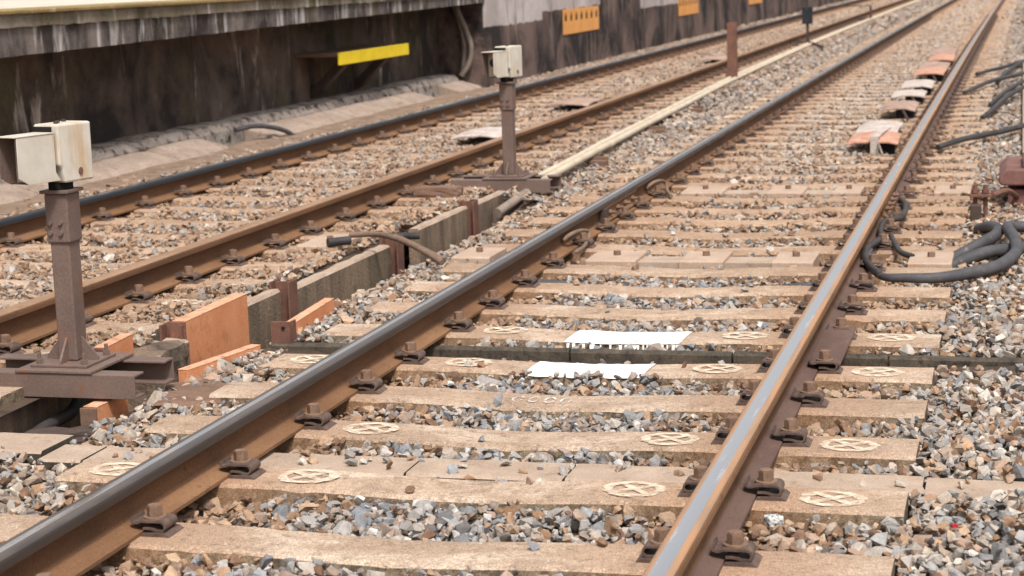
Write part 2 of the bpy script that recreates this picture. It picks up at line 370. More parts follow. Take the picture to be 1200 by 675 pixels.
# ------------------------------------------------------------------ rails
def rail_profile():
    hw, hb, wb, fb, H = .0335, .036, .009, .0635, RH
    half = [(0.0, 0.0), (fb, 0.0), (fb, .010), (.030, .019), (.014, .030), (wb, .042), (wb, .084), (.014, .095), (.030, .101), (hb, .106), (hb, .122), (hw, .131), (.027, .1355), (.018, .1370), (.010, .1377), (0, H)]
    return half
def rail(name, x0, zoff, mats, label, ya=1.2, yb=125, narrow=False):
    hp = rail_profile(); prof = hp[1:] + [(-a, b) for a, b in hp[-2:0:-1]]          # right foot corner up over the head and down the left
    n = len(prof); ys = [ya + .5 * i for i in range(int((30 - ya) / .5) + 1)] + list(np.linspace(31, yb, 48))
    vs, fs, mi = [], [], []
    for y in ys:
        for (a, b) in prof: vs.append((x0 + a + CV(y), y, zoff + b))
    # material slot by profile segment: 0 side, 1 foot, 2 head side, 3 shoulder, 4 running top
    def slot(i):
        k = i if i < len(hp) - 2 else n - 1 - i - 1
        k = k + 1 if i < len(hp) - 2 else n - 2 - i + 1
        if k in (1, 2): return 1
        if k in (3, 4): return 1 if k == 3 else 0
        if k in (5, 6, 7, 8): return 0
        if k in (9, 10): return 2
        if k in (11, 12): return 3
        if k == 13 and narrow: return 3
        return 4
    for j in range(len(ys) - 1):
        for i in range(n):
            i2 = (i + 1) % n
            fs.append((j * n + i, j * n + i2, (j + 1) * n + i2, (j + 1) * n + i))
            mi.append(1 if i == n - 1 else slot(i) if i < len(hp) - 2 else slot(i))
    fs += [tuple(range(n)), tuple(range((len(ys) - 1) * n, len(ys) * n))[::-1]]; mi += [0, 0]
    g = MB(); g.add(vs, fs, mi)
    o = g.build(name, mats, smooth=True); tag(o, label, 'rail', 'running rails of the two tracks'); return o
rA = rail('rail', G, 0, ['rust_side', 'rust_foot', 'rust_foot_orange', 'steel_edge', 'steel_run'], 'bright worn rail running up the right of the photo')
rB = rail('rail', -G, 0, ['rust_side', 'rust_foot_orange', 'steel_gauge', 'steel_mid', 'steel_run_dark'], 'dark polished rail crossing from the bottom left corner', narrow=True)
rC = rail('rail', T2X + G, T2Z, ['rust_side', 'rust_foot_orange', 'rust_side', 'rust_top', 'rust_top'], 'dull rusty rail just behind the cream headed posts')
rD = rail('rail', T2X - G, T2Z, ['rust_side', 'rust_foot_orange', 'steel_blue', 'steel_blue', 'steel_run_dark'], 'farthest blackish rail beside the platform wall')

# ------------------------------------------------------------------ sleepers with clips
def sleeper_mesh(k):
    rr = random.Random(100 + k); g = MB(); xs = list(np.linspace(-1.205, 1.205, 49)); vs = []; fs = []; mi = []
    for i, x in enumerate(xs):
        z = sag(x); e = .003; 
        def j(a=.004): return rr.uniform(-a, a) * .45
        w = .1 + .006 * abs(x)
        chip1 = .012 * max(0, rr.random() - .92) * 7; chip2 = .012 * max(0, rr.random() - .92) * 7
        vs += [(x, -w - .030, -.21), (x, -w - .008 + j(), z - .05 + j()), (x, -w + j(.003), z - .010 - chip1), (x, -w + .009 + j(.003) + chip1, z + j(.0012)),
               (x, 0, z + .001 + j(.001)), (x, w - .009 + j(.003) - chip2, z + j(.0012)), (x, w + j(.003), z - .010 - chip2), (x, w + .008 + j(), z - .05 + j()), (x, w + .030, -.21)]
    n = 9
    for i in range(len(xs) - 1):
        for q in range(n - 1):
            fs.append((i * n + q, i * n + q + 1, (i + 1) * n + q + 1, (i + 1) * n + q)); mi.append(0 if 2 <= q <= 5 else 1)
    fs += [tuple(range(n)), tuple(range((len(xs) - 1) * n, len(xs) * n))[::-1]]; mi += [1, 1]
    g.add(vs, fs, mi); return g.mesh('sleeper', ['sleeper_top', 'sleeper_side'])
SM = [sleeper_mesh(k) for k in range(8)]

def clip_mesh(with_bolt):
    g = MB()
    arc = [(.117 + .0125 * math.cos(a), .0255 + .0125 * math.sin(a)) for a in np.linspace(math.pi / 2, -math.pi / 1.9, 8)]
    pts = [(.036, .046), (.039, .035), (.045, .0325), (.056, .034), (.062, .0375), (.07, .038), (.09, .038)] + arc + [(.106, .0135), (.096, .0175), (.084, .0195), (.068, .019)]
    strip_mesh(g, pts, .0055, -.037, .037)
    g.prism([(.066, -.02), (.132, -.02), (.146, .002), (.132, .0105), (.100, .0105), (.066, .008)], -.044, .044, 'y')
    if with_bolt: bolt_geo(g, .087, 0, 0)
    return g
def bolt_geo(g, x, y, z0):
    cir = lambda r, n, ph=0: [(x + r * math.cos(2 * math.pi * k / n + ph), y + r * math.sin(2 * math.pi * k / n + ph)) for k in range(n)]
    g.prism(cir(.030, 18), z0 + .0405, z0 + .045, 'z')
    g.prism(cir(.0205, 6, .3), z0 + .045, z0 + .071, 'z'); g.prism(cir(.017, 12), z0 + .071, z0 + .074, 'z')
CLIP = clip_mesh(False).mesh('rail_clip', ['clip_steel']); 
gb = MB(); bolt_geo(gb, .087, 0, 0); BOLT = gb.mesh('bolt', ['bolt_rust'])
CLIPFAR = clip_mesh(True).mesh('rail_clip', ['clip_steel'])

def mark_mesh(k):
    rr = random.Random(k); g = MB(); n = 40
    ro = [1 + rr.uniform(-.06, .06) for _ in range(n)]; ri = [.68 + rr.uniform(-.05, .05) for _ in range(n)]
    RX, RY = .088, .074; vs = []
    for i in range(n):
        a = 2 * math.pi * i / n; vs += [(RX * ro[i] * math.cos(a), RY * ro[i] * math.sin(a), 0), (RX * ri[i] * math.cos(a), RY * ri[i] * math.sin(a), 0)]
    g.add(vs, [(2 * i, 2 * ((i + 1) % n), 2 * ((i + 1) % n) + 1, 2 * i + 1) for i in range(n)])
    for (sx) in (1, -1):
        a = Vector((-.05, -.046 * sx)); b = Vector((.05, .046 * sx)); d = (b - a).normalized(); p = Vector((-d.y, d.x)) * .011
        z = .0006 if sx > 0 else .0012
        vs = []
        for u in np.linspace(0, 1, 7):
            q = a.lerp(b, u); w = p * rr.uniform(.8, 1.2); vs += [(q.x + w.x, q.y + w.y, z), (q.x - w.x, q.y - w.y, z)]
        g.add(vs, [(2 * i, 2 * i + 1, 2 * i + 3, 2 * i + 2) for i in range(6)])
    return g.mesh('paint_mark', ['mark_paint'])
MARKS = [mark_mesh(k) for k in range(4)]
ORD = ['first', 'second', 'third', 'fourth', 'fifth', 'sixth', 'seventh', 'eighth', 'ninth', 'tenth', 'eleventh', 'twelfth', 'thirteenth', 'fourteenth', 'fifteenth', 'sixteenth', 'seventeenth', 'eighteenth', 'nineteenth', 'twentieth']
def make_sleeper(i, y, tx, tz, label, group, marks=(), far=False):
    o = link_mesh('sleeper', SM[(i * 5 + (0 if tz == 0 else 3)) % 8], None, (tx + CV(y), y, tz), random.uniform(-.004, .004))
    tag(o, label, 'sleeper', group)
    if y < 46:
        for rx in (-G, G):
            for side in (-1, 1):
                me = CLIP if y < 16 else CLIPFAR
                cobj = link_mesh('rail_clip', me, o, (rx, random.uniform(-.006, .006), 0), 0 if side > 0 else math.pi)
                if y < 16: link_mesh('bolt', BOLT, cobj, (0, 0, 0))
    for mx in marks:
        link_mesh('paint_mark', random.choice(MARKS), o, (mx + random.uniform(-.01, .01), random.uniform(-.01, .01), .0035), random.uniform(-.15, .15))
    return o
near = {}
vis = 0
for i, y in enumerate(SL):
    if y < 4.0: lab = 'tan concrete sleeper just below the bottom edge, nearest the camera'
    elif y < 12.5: vis += 1; lab = '%s tan concrete sleeper of the near track, counted up from the bottom' % ORD[vis - 1]
    else: lab = 'tan sleeper of the near track beyond the second row of cover plates'
    mk = {4.814: (-1.05, -.473, .473, 1.015), 5.385: (-.473, .473, 1.015), 6.384: (-1.05, -.46, .473, 1.015), 6.990: (-.473, .473, 1.015)}.get(y, ())
    near[y] = make_sleeper(i, y, 0, 0, lab, 'sleepers of the near track', mk)
vis = 0
for i, y in enumerate(SL2):
    if y < 12: vis += 1; lab = '%s dusty concrete sleeper of the far track, counted from the left edge' % ORD[vis - 1]
    else: lab = 'dusty sleeper of the far track beyond the second cream headed post'
    make_sleeper(i, y, T2X, T2Z, lab, 'sleepers of the far track', (1.05,) if y in (6.12, 7.23) else ())
# white painted patches over two sleepers (with runs down the front face of the farther one)
def patch(y, x0, x1, runs):
    g = MB(); xs = np.linspace(x0, x1, 20); vs = []; n = 4
    for x in xs:
        e = math.sin(x * 91) * .004 + math.sin(x * 233) * .003; k_ = .006 * math.sin(x * 57)
        vs += [(x - .012, -.106 + e, sag(x) - .006), (x - .004 + k_ * .5, -.09, sag(x) + .0035), (x + k_ * .5, 0, sag(x) + .005), (x + .008, .086 + e, sag(x) + .0045)]
    g.add(vs, [(i * n + q, (i + 1) * n + q, (i + 1) * n + q + 1, i * n + q + 1) for i in range(19) for q in range(3)])
    if runs:
        rr = random.Random(3)
        for k in range(22):
            x = x0 + (x1 - x0) * rr.random(); w = rr.uniform(.003, .008); l = rr.uniform(.012, .045)
            g.add([(x - w, -.112, sag(x) - .008), (x + w, -.112, sag(x) - .008), (x + w * .5, -.1135 - l * .16, sag(x) - .008 - l), (x - w * .5, -.1135 - l * .16, sag(x) - .008 - l)], [(0, 1, 2, 3)])
    o = g.build('white_patch', 'white_paint', near[y]); o['label'] = 'white painted patch'; return o
patch(6.990, -.20, .25, True); patch(6.384, -.21, .22, False)
g = MB(); rr = random.Random(5)
for k in range(4):                                       # four faint stencilled rings, too worn to read
    cx_ = -.13 + .055 * k
    for q in range(10):
        a0, a1 = 2 * math.pi * q / 10, 2 * math.pi * (q + 1) / 10
        g.add([(cx_ + .02 * math.cos(a0), .045 * math.sin(a0), sag(cx_) + .005), (cx_ + .02 * math.cos(a1), .045 * math.sin(a1), sag(cx_) + .005),
               (cx_ + .012 * math.cos(a1), .03 * math.sin(a1), sag(cx_) + .005), (cx_ + .012 * math.cos(a0), .03 * math.sin(a0), sag(cx_) + .005)], [(0, 1, 2, 3)])
g.build('stencil_mark', 'faint_paint', near[5.888])

# ------------------------------------------------------------------ rail joint fishplates
def fishplate(railobj, x0, y0, y1, side, zoff=0, nb=4):
    g = MB(); s = side
    poly = [(x0 + s * .0092, .040), (x0 + s * .020, .030), (x0 + s * .046, .0225), (x0 + s * .050, .027), (x0 + s * .026, .044), (x0 + s * .024, .082), (x0 + s * .036, .094), (x0 + s * .036, .104), (x0 + s * .0295, .1005), (x0 + s * .0092, .094)]
    g.prism([(a, b + zoff) for a, b in poly], y0, y1, 'y'); fp = g.build('fishplate', 'rust_foot_orange', railobj, bevel=.002)
    for k in range(nb):
        y = y0 + (y1 - y0) * (k + .5) / nb; b = MB()
        hexa = [(y + .017 * math.cos(a), .063 + zoff + .017 * math.sin(a)) for a in np.linspace(0, 2 * math.pi, 7)[:-1]]
        xa = x0 + s * .024; b.prism(hexa, xa, xa + s * .02, 'x')
        b.prism([(y + .009 * math.cos(a), .063 + zoff + .009 * math.sin(a)) for a in np.linspace(0, 2 * math.pi, 9)[:-1]], xa + s * .02, xa + s * .04, 'x')
        b.build('bolt', 'bolt_rust', fp)
fishplate(rB, -G, 10.02, 10.86, 1); fishplate(rB, -G, 10.02, 10.86, -1)
fishplate(rA, G, 10.2, 11.0, 1); fishplate(rA, G, 10.2, 11.0, -1)
# insulation block against the web at the joint, and a long clip plate on the outer foot of the right rail
b = MB(); b.box(-G + .010, -G + .052, 9.93, 10.01, .026, .104); b.build('joint_block', 'brown_dark', rB, bevel=.003)
b = MB(); b.prism([(G + .030, .030), (G + .128, .030), (G + .136, .024), (G + .142, .030), (G + .134, .0385), (G + .030, .0385)], 6.36, 7.01, 'y')
bp = b.build('clip_plate', 'rust_foot', rA, bevel=.002); bp['label'] = 'long flat plate bridging two clips'

# bond cables on rail B's web and foot
def cable(name, pts, r, mat, label, cat='cable', group=None, sides=10, parent=None):
    g = MB(); g.tube([(p[0] + CV(p[1]), p[1], p[2]) for p in pts], r, sides); o = g.build(name, mat, parent, smooth=True)
    if label: tag(o, label, cat, group)
    return o
cable('bond_cable', [(-.735, 9.05, .06), (-.70, 9.12, .085), (-.69, 9.3, .075), (-.685, 9.42, .05), (-.66, 9.3, .03), (-.63, 9.05, .025), (-.64, 8.9, .02)], .011, 'pipe_brown', 'brown bond cable looping off the rail before the joint', 'cable')
cable('bond_cable', [(-.735, 11.25, .06), (-.70, 11.3, .09), (-.69, 11.5, .08), (-.68, 11.62, .05), (-.63, 11.4, .03), (-.57, 11.2, .02)], .011, 'pipe_brown', 'brown bond cable looping off the rail past the joint', 'cable')

# ------------------------------------------------------------------ ducts that cross under the track
def duct(y0, y1, zt, xs, label, top='duct_top', side='duct_side', h=.16):
    root = empty('cable_duct', (0, (y0 + y1) / 2, zt - h), label, 'cable duct')
    for a, b_ in zip(xs[:-1], xs[1:]):
        g = MB(); n = max(4, int((b_ - a) / .06)); rr = random.Random(int(a * 100) + 999); vs = []; fs = []; mi = []
        dz = rr.uniform(-.004, .004)
        for i in range(n + 1):
            x = a + .004 + (b_ - a - .008) * i / n; j = lambda q=.003: rr.uniform(-q, q)
            vs += [(x, y0 + j(), zt - h), (x, y0 + j(), zt - .008 + dz), (x, y0 + .01 + j(), zt + dz + j(.0015)), (x, y1 - .01 + j(), zt + dz + j(.0015)), (x, y1 + j(), zt - .008 + dz), (x, y1, zt - h)]
        for i in range(n):
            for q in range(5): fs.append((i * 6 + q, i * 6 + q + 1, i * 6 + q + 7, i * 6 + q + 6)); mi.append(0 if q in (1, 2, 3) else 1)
        fs += [tuple(range(6)), tuple(range(n * 6, n * 6 + 6))[::-1]]; mi += [1, 1]
        vs = [(v[0], v[1] - (y0 + y1) / 2, v[2] - (zt - h)) for v in vs]
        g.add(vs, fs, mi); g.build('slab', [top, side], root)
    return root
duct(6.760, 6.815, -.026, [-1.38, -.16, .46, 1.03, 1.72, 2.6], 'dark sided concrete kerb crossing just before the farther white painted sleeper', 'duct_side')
duct(6.505, 6.752, -.070, [-1.38, -.5, .3, .9, 1.6, 2.6], 'low tan slabs between the two white painted sleepers')
duct(4.945, 5.13, -.016, [-1.40, -1.25, -.22, .25, 1.24, 2.6], 'pale flush concrete duct lids behind the second sleeper')
duct(5.00, 5.22, -.008, [-2.1, -1.78, -1.41], 'pale duct lids left of the dark polished rail')
# grey conduit across the crib, and a pale one farther on
cable('conduit', [(-.66, 8.25, -.025), (-.2, 8.26, -.048), (.3, 8.25, -.048), (.62, 8.24, -.02)], .024, 'hose_grey', 'blue grey conduit lying across the near track', 'pipe')
# rows of beige cover plates
def plate_row(y0, y1, zt, xs, label, tx=0.0):
    root = empty('cover_plate_row', (tx + CV(y0), (y0 + y1) / 2, 0), label, 'cover plates')
    h = (y1 - y0) / 2
    for (a, b_) in xs:
        g = MB(); g.prism([(-h, zt - .07), (-h, zt - .004), (-h + .02, zt), (h - .01, zt), (h, zt - .006), (h, zt - .07)], a, b_, 'x')
        p = g.build('cover_plate', 'plate_beige', root, bevel=.004)
        b2 = MB(); xm = (a + b_) / 2; b2.prism([(xm + .018 * math.cos(q), .01 + .018 * math.sin(q)) for q in np.linspace(0, 2 * math.pi, 7)[:-1]], zt, zt + .022, 'z')
        b2.build('bolt', 'bolt_rust', p)
    x_lo = min(x[0] for x in xs); x_hi = max(x[1] for x in xs)
    g = MB(); g.box(x_lo + .02, x_hi - .02, -h * .7, h * .5, zt - .1, zt - .016); g.build('channel', 'duct_top', root)
    for dy in (h * .62, h * .8):
        g = MB(); g.tube([(x_lo + .03, dy, zt - .035), (x_hi - .03, dy, zt - .03)], .009, 8, smooth=False); g.build('tube', 'conduit', root, smooth=True)
    return root
plate_row(8.74, 9.06, .010, [(-.55, -.30), (-.09, .125), (.355, .55)], 'first row of three beige bolted cover plates between the near rails')
plate_row(8.74, 9.10, .010, [(.985, 1.185)], 'single beige bolted cover plate outside the right rail')
plate_row(8.80, 9.14, .010, [(-1.25, -1.05)], 'single beige bolted cover plate left of the dark polished rail')
plate_row(11.46, 11.82, .010, [(-.56, -.30), (-.02, .2), (.38, .55)], 'second row of beige cover plates farther up the near track')
plate_row(11.46, 11.82, .010, [(.985, 1.2)], 'beige cover plate beside the red brown box')
plate_row(8.72, 9.10, .075, [(-.10, .12)], 'beige bolted cover plate on the far track by the pipes', -1.94)

# ------------------------------------------------------------------ trench: retaining wall of slabs, steel posts, near trough side
rw = empty('retaining_wall', (-1.68, 8, -.25), 'low concrete slab wall with rusty steel posts along the cable trench', 'wall')
def wslab(y0, y1, zt, x=-1.68, th=.06, parent=rw, dx=0.0, zb=-.26, mat='slab_concrete'):
    g = MB(); rr = random.Random(int(y0 * 77)); n = max(5, int((y1 - y0) / .09)); vs = []; fs = []
    for i in range(n + 1):
        y = y0 + (y1 - y0) * i / n; j = lambda q=.004: rr.uniform(-q, q); xx = x + dx * i / n + CV(y)
        vs += [(xx + j(.002), y, zb), (xx + j(.002), y, zt - .012), (xx - .010 + j(.003), y, zt + j()), (xx - th + .008 + j(.003), y, zt + j()), (xx - th, y, zt - .012), (xx - th, y, zb)]
    for i in range(n):
        for q in range(5): fs.append((i * 6 + q, i * 6 + q + 1, i * 6 + q + 7, i * 6 + q + 6))
    fs += [tuple(range(6)), tuple(range(n * 6, n * 6 + 6))[::-1]]
    px_, py_, pz_ = parent.location
    mi = [1 if k % 5 in (1, 2, 3) else 0 for k in range(5 * n)] + [0, 0]
    g.add([(v[0] - px_, v[1] - py_, v[2] - pz_) for v in vs], fs, mi); return g.build('slab', [mat, 'duct_top'], parent)
wslab(7.24, 7.62, .046); wslab(7.70, 9.13, .022); wslab(9.62, 10.56, .038); wslab(10.62, 11.7, .03)
wslab(6.36, 6.57, .03, -1.64, .10)
def steel_post(y, zt, parent, x=-1.635, mat='rust_plate'):
    g = MB(); px_, py_, pz_ = parent.location
    X = x - px_; Y = y - py_; Z0 = -.30 - pz_; Z1 = zt - pz_
    g.box(X - .008, X, Y - .05, Y + .05, Z0, Z1); g.box(X - .085, X - .0085, Y - .005, Y + .005, Z0, Z1 - .003); g.box(X - .095, X - .0855, Y - .05, Y + .05, Z0, Z1)
    return g.build('post', mat, parent, bevel=.0015)
steel_post(7.66, .078, rw); steel_post(9.17, .062, rw); steel_post(10.59, .07, rw); steel_post(6.60, .085, rw, -1.66)
tw = empty('cable_trough', (-1.43, 8, -.25), 'near concrete side of the open cable trench', 'trough')
for (a, b_) in ((7.55, 8.6), (8.61, 9.6), (9.61, 10.5), (10.51, 11.3)): wslab(a, b_, -.040, -1.40, .05, tw)
tw2 = empty('cable_trough', (-1.81, 5, -.25), 'concrete trough side beneath the nearest cream headed post', 'trough')
wslab(5.23, 6.05, .0, -1.80, .055, tw2)
# crumbled block between the post foot and the orange board, and a broken slab in front of it
def rock(name, size, loc, mat, label, cat, seed, rz=0, n=60, amp=.1, sub=2):
    bm = bmesh.new(); bmesh.ops.create_cube(bm, size=1); bmesh.ops.subdivide_edges(bm, edges=bm.edges, cuts=4, use_grid_fill=True)
    for v in bm.verts:
        q = v.co.copy(); d = 1 + amp * mnoise.noise(Vector((q.x * 3 + seed, q.y * 3, q.z * 3))); r = max(abs(q.x), abs(q.y), abs(q.z)); l = q.length
        q = q * (1 - .22 * max(0, (l / r - 1.15))) * d
        v.co = Vector((q.x * size[0], q.y * size[1], q.z * size[2])) + Vector([mnoise.noise(Vector((q.x * 9 + k * 7, q.y * 9 + seed, q.z * 9))) for k in range(3)]) * min(size) * .1
    me = bpy.data.meshes.new(name); bm.to_mesh(me); bm.free(); me.materials.append(M[mat])
    o = link_mesh(name, me, None, loc, rz); tag(o, label, cat); return o
rock('concrete_block', (.22, .34, .26), (-1.72, 6.36, -.09), 'slab_concrete', 'crumbling dark concrete block beside the large orange board', 'block', 3.0)
rock('concrete_slab', (.24, .34, .06), (-1.30, 5.88, -.04), 'wood_old', 'broken brown slab below the near post beams', 'slab', 8.0, .3, amp=.16)
rock('concrete_slab', (.24, .12, .07), (-1.50, 5.30, -.05), 'brown_dark', 'jagged dark slab on the ballast by the black cable', 'slab', 5.0, .5, amp=.25)
rock('timber_block', (.30, .15, .075), (-1.98, 10.95, .075), 'wood_old', 'old brown timber block under the second post beam', 'block', 2.0, .05, amp=.05)

# orange boards
def board(name, p0, p1, zb, zt, th, label, end='rust_plate', cat='board', bracket=None):
    d = Vector((p1[0] - p0[0], p1[1] - p0[1])); L = d.length; ang = math.atan2(-d.x, d.y)
    root = empty(name, (p0[0], p0[1], zb), label, cat, 'orange boards by the trench', ang); h = zt - zb
    g = MB(); g.box(-th + .004, 0, .004, L, 0, h - .004); g.build('panel', 'orange_paint', root, bevel=.002)
    g = MB(); g.box(-th + .003, .001, .003, L + .001, h - .0035, h); g.build('top_flange', 'orange_top', root, bevel=.0015)
    if end: g = MB(); g.box(-th - .004, .001, -.008, .0035, -.01, h - .0045); g.build('end_plate', end, root, bevel=.0015)
    return root
board('orange_board', (-1.655, 6.58), (-1.665, 7.215), -.16, .098, .062, 'large orange board standing against the trench wall')
board('orange_board', (-1.40, 6.03), (-1.31, 6.50), -.05, .028, .045, 'low orange bar lying in front of the large orange board', None, 'bar')
board('orange_board', (-1.30, 6.80), (-1.345, 7.40), -.045, .05, .045, 'orange bar with a brown end bracket beside the ballast', None, 'bar')
board('orange_board', (-1.69, 5.98), (-1.71, 6.24), -.05, .115, .05, 'small orange board behind the near post', 'rust_plate')
board('orange_board', (-1.50, 5.53), (-1.495, 5.75), -.22, .006, .055, 'orange board hanging below the near post beams', 'wood_old')
g = MB(); g.box(-.045, .035, -.004, .004, -.13, .065); g.box(.027, .035, .0045, .07, -.13, .062)
br = g.build('bracket', 'rust_plate', loc=(-1.335, 6.775, 0), bevel=.0015); tag(br, 'rusty angle bracket at the end of the orange bar', 'bracket')
g = MB(); g.prism([(.010 + .007 * math.cos(a), .04 + .007 * math.sin(a)) for a in np.linspace(0, 6.283, 11)[:-1]], -.0095, -.0042, 'y'); b = g.build('bolt_hole', 'black_void', br)

# pipes by the trench
cable('broken_pipe', [(-1.80, 8.86, .11), (-1.62, 8.84, .115), (-1.40, 8.66, .09), (-1.20, 8.50, .03)], .015, 'pipe_brown', 'brown pipe sagging over the trench from the far track', 'pipe')
cable('broken_pipe', [(-1.60, 8.98, .085), (-1.42, 8.80, .06), (-1.24, 8.66, .015)], .016, 'pipe_brown', 'second brown pipe below the sagging one over the trench', 'pipe')
cable('broken_pipe', [(-1.86, 8.70, .095), (-1.77, 8.78, .095)], .022, 'hose_black', 'short dark pipe stub beside the far cover plate', 'pipe')
cable('broken_pipe', [(-1.72, 9.22, .05), (-1.60, 9.36, .035)], .02, 'hose_black', 'dark pipe end poking through the trench wall gap', 'pipe')
cable('black_cable', [(-1.72, 5.86, .06), (-1.72, 5.84, 0), (-1.725, 5.78, -.07), (-1.74, 5.66, -.088), (-1.745, 5.54, -.10), (-1.75, 5.40, -.14), (-1.75, 5.2, -.16)], .022, 'hose_black', 'thick black cable drooping from the near post into the trench')
cable('pipe_end', [(-1.62, 11.0, -.06), (-1.56, 11.35, .0), (-1.52, 11.62, .03)], .03, 'conduit', 'grey pipe rising from the trench under the second post', 'pipe')

# ------------------------------------------------------------------ cream headed posts
def signal_post(loc, label, label_left):
    root = empty('lineside_post', loc, label, 'post', 'cream headed posts in the trench')
    def P(name, mb, m, par=root, bev=.002, sm=False): return mb.build(name, m, par, sm, bev)
    for y0 in (-.145, .09):
        g = MB(); poly = [(y0, .012), (y0 + .075, .012), (y0 + .075, .02), (y0 + .010, .02), (y0 + .010, .087), (y0 + .075, .087), (y0 + .075, .095), (y0, .095)]
        if y0 > 0: poly = [(2 * y0 + .075 - a, b) for a, b in poly]
        g.prism(poly, -.36, .30, 'x'); P('beam', g, 'brown_paint')
    g = MB(); g.box(-.145, .145, -.15, .17, .0965, .107); P('deck_plate', g, 'brown_paint')
    g = MB(); g.box(-.11, .105, -.105, .115, .1075, .117); P('base_plate', g, 'brown_paint')
    for sx in (-1, 1):
        for sy_ in (-1, 1):
            b = MB(); x, y = sx * .085, sy_ * .082
            b.prism([(x + .014 * math.cos(a), y + .014 * math.sin(a)) for a in np.linspace(0, 6.283, 7)[:-1]], .1175, .133, 'z')
            b.prism([(x + .007 * math.cos(a), y + .007 * math.sin(a)) for a in np.linspace(0, 6.283, 9)[:-1]], .133, .155, 'z'); P('anchor_bolt', b, 'brown_paint', bev=0)
    g = MB(); g.box(-.036, .036, -.038, .041, .1175, .60); P('column', g, 'brown_paint', bev=.006)
    for (n0) in ((.0365, .003, 'x', 1), (-.0365, .003, 'x', -1)):
        s = n0[3]; g = MB(); g.prism([(s * .0365, .1175), (s * .098, .1175), (s * .098, .128), (s * .0365, .20)], -.004, .004, 'y'); P('gusset', g, 'brown_paint', bev=0)
    for s in (-1, 1):
        yb_ = .0415 if s > 0 else -.0385; g = MB(); g.prism([(yb_, .1175), (yb_ + s * .055, .1175), (yb_ + s * .055, .128), (yb_, .20)], -.004, .004, 'x'); P('gusset', g, 'brown_paint', bev=0)
    g = MB(); g.box(-.043, .043, -.0455, .0485, .53, .70); cl = P('collar', g, 'brown_paint', bev=.006)
    for z in (.565, .60):
        for x in (-.024, .014):
            b = MB(); b.prism([(x + .008 * math.cos(a), z + .008 * math.sin(a)) for a in np.linspace(0, 6.283, 9)[:-1]], -.054, -.046, 'y'); b.build('bolt', 'brown_paint', cl)
    g = MB(); g.box(-.054, .053, -.056, .060, .7005, .712); P('top_flange', g, 'brown_paint')
    g = MB(); g.tube([(0, 0, .7125), (0, 0, .737)], .042, 16, smooth=False); P('pivot', g, 'black_void', bev=0, sm=True)
    # head, turned 15 degrees towards the far track
    hd = bpy.data.objects.new('head', None); COL.objects.link(hd); hd.parent = root; hd.rotation_euler.z = -R_(15); hd.location = (0.005, 0, 0)
    def H(name, mb, m, bev=.0): return mb.build(name, m, hd, False, bev)
    # local: open end at -y
    g = MB(); g.prism([(-.060, .738), (.098, .738), (.098, .938), (-.060, .938), (-.060, .80), (-.052, .79), (-.035, .79)][:0] or [(-.040, .738), (.10, .738), (.10, .938), (-.062, .938), (-.062, .80), (-.050, .79)], -.055, .056, 'x')
    H('housing', g, 'cream_rusty', .007)
    g = MB(); g.box(-.05, .030, -.0698, -.0625, .75, .93); H('gap_shade_strip', g, 'black_void')  # black strip painting the shade of the gap between housing and hood
    b = MB()
    for (y, x) in ((-.03, .02), (0, .0), (.05, -.02)):
        b.prism([(x + .008 * math.cos(a), y + .008 * math.sin(a)) for a in np.linspace(0, 6.283, 9)[:-1]], .938, .946, 'z')
    H('roof_screws', b, 'brown_dark')
    b = MB(); b.prism([(.035 + .010 * math.cos(a), .772 + .013 * math.sin(a)) for a in np.linspace(0, 6.283, 13)[:-1]], .0565, .0595, 'x'); H('latch', b, 'rust_plate')
    # hood: four sheets and a rear lens plate
    th = .004; y0, y1, x0, x1, z0, z1 = -.243, -.0700, -.040, .045, .748, .908
    g = MB(); g.prism([(y0, z0 + .025), (y0 + .045, z0), (y1 + .02, z0), (y1, z0 + .03), (y1, z1), (y0, z1)], x1 - th, x1, 'x'); H('hood_side', g, 'cream_rusty', .001)
    g = MB(); g.prism([(y0, z0 + .025), (y0 + .045, z0), (y1, z0), (y1, z1), (y0, z1)], x0, x0 + th, 'x'); o = H('hood_side', g, 'brown_paint', .001)
    g = MB(); g.box(x0 - .002, x1 + .002, y0 - .012, y1, z1 + .0005, z1 + .0045); H('hood_roof', g, 'cream_rusty', .001)
    g = MB(); g.box(x0 + th + .0005, x1 - th - .0005, y0 + .046, y1, z0 + .001, z0 + .005); H('hood_floor', g, 'brown_dark', 0)
    g = MB(); g.box(x0 + th + .0005, x1 - th - .0005, y0 + .07, y0 + .076, z0 + .0055, z1 - .0005); H('lens_plate', g, 'cream_rusty', 0)
    g = MB(); xm = (x0 + x1) / 2; g.prism([(xm + .026 * math.cos(a), .84 + .026 * math.sin(a)) for a in np.linspace(0, 6.283, 21)[:-1]], y0 + .0645, y0 + .0695, 'y'); H('lens', g, 'cabinet_black')
    return root
signal_post((-1.690, 5.745, .005), 'nearest cream headed brown steel post at the left edge', '')
signal_post((-1.690 + CV(11.6), 11.58, .0), 'second cream headed brown steel post near the middle', '')

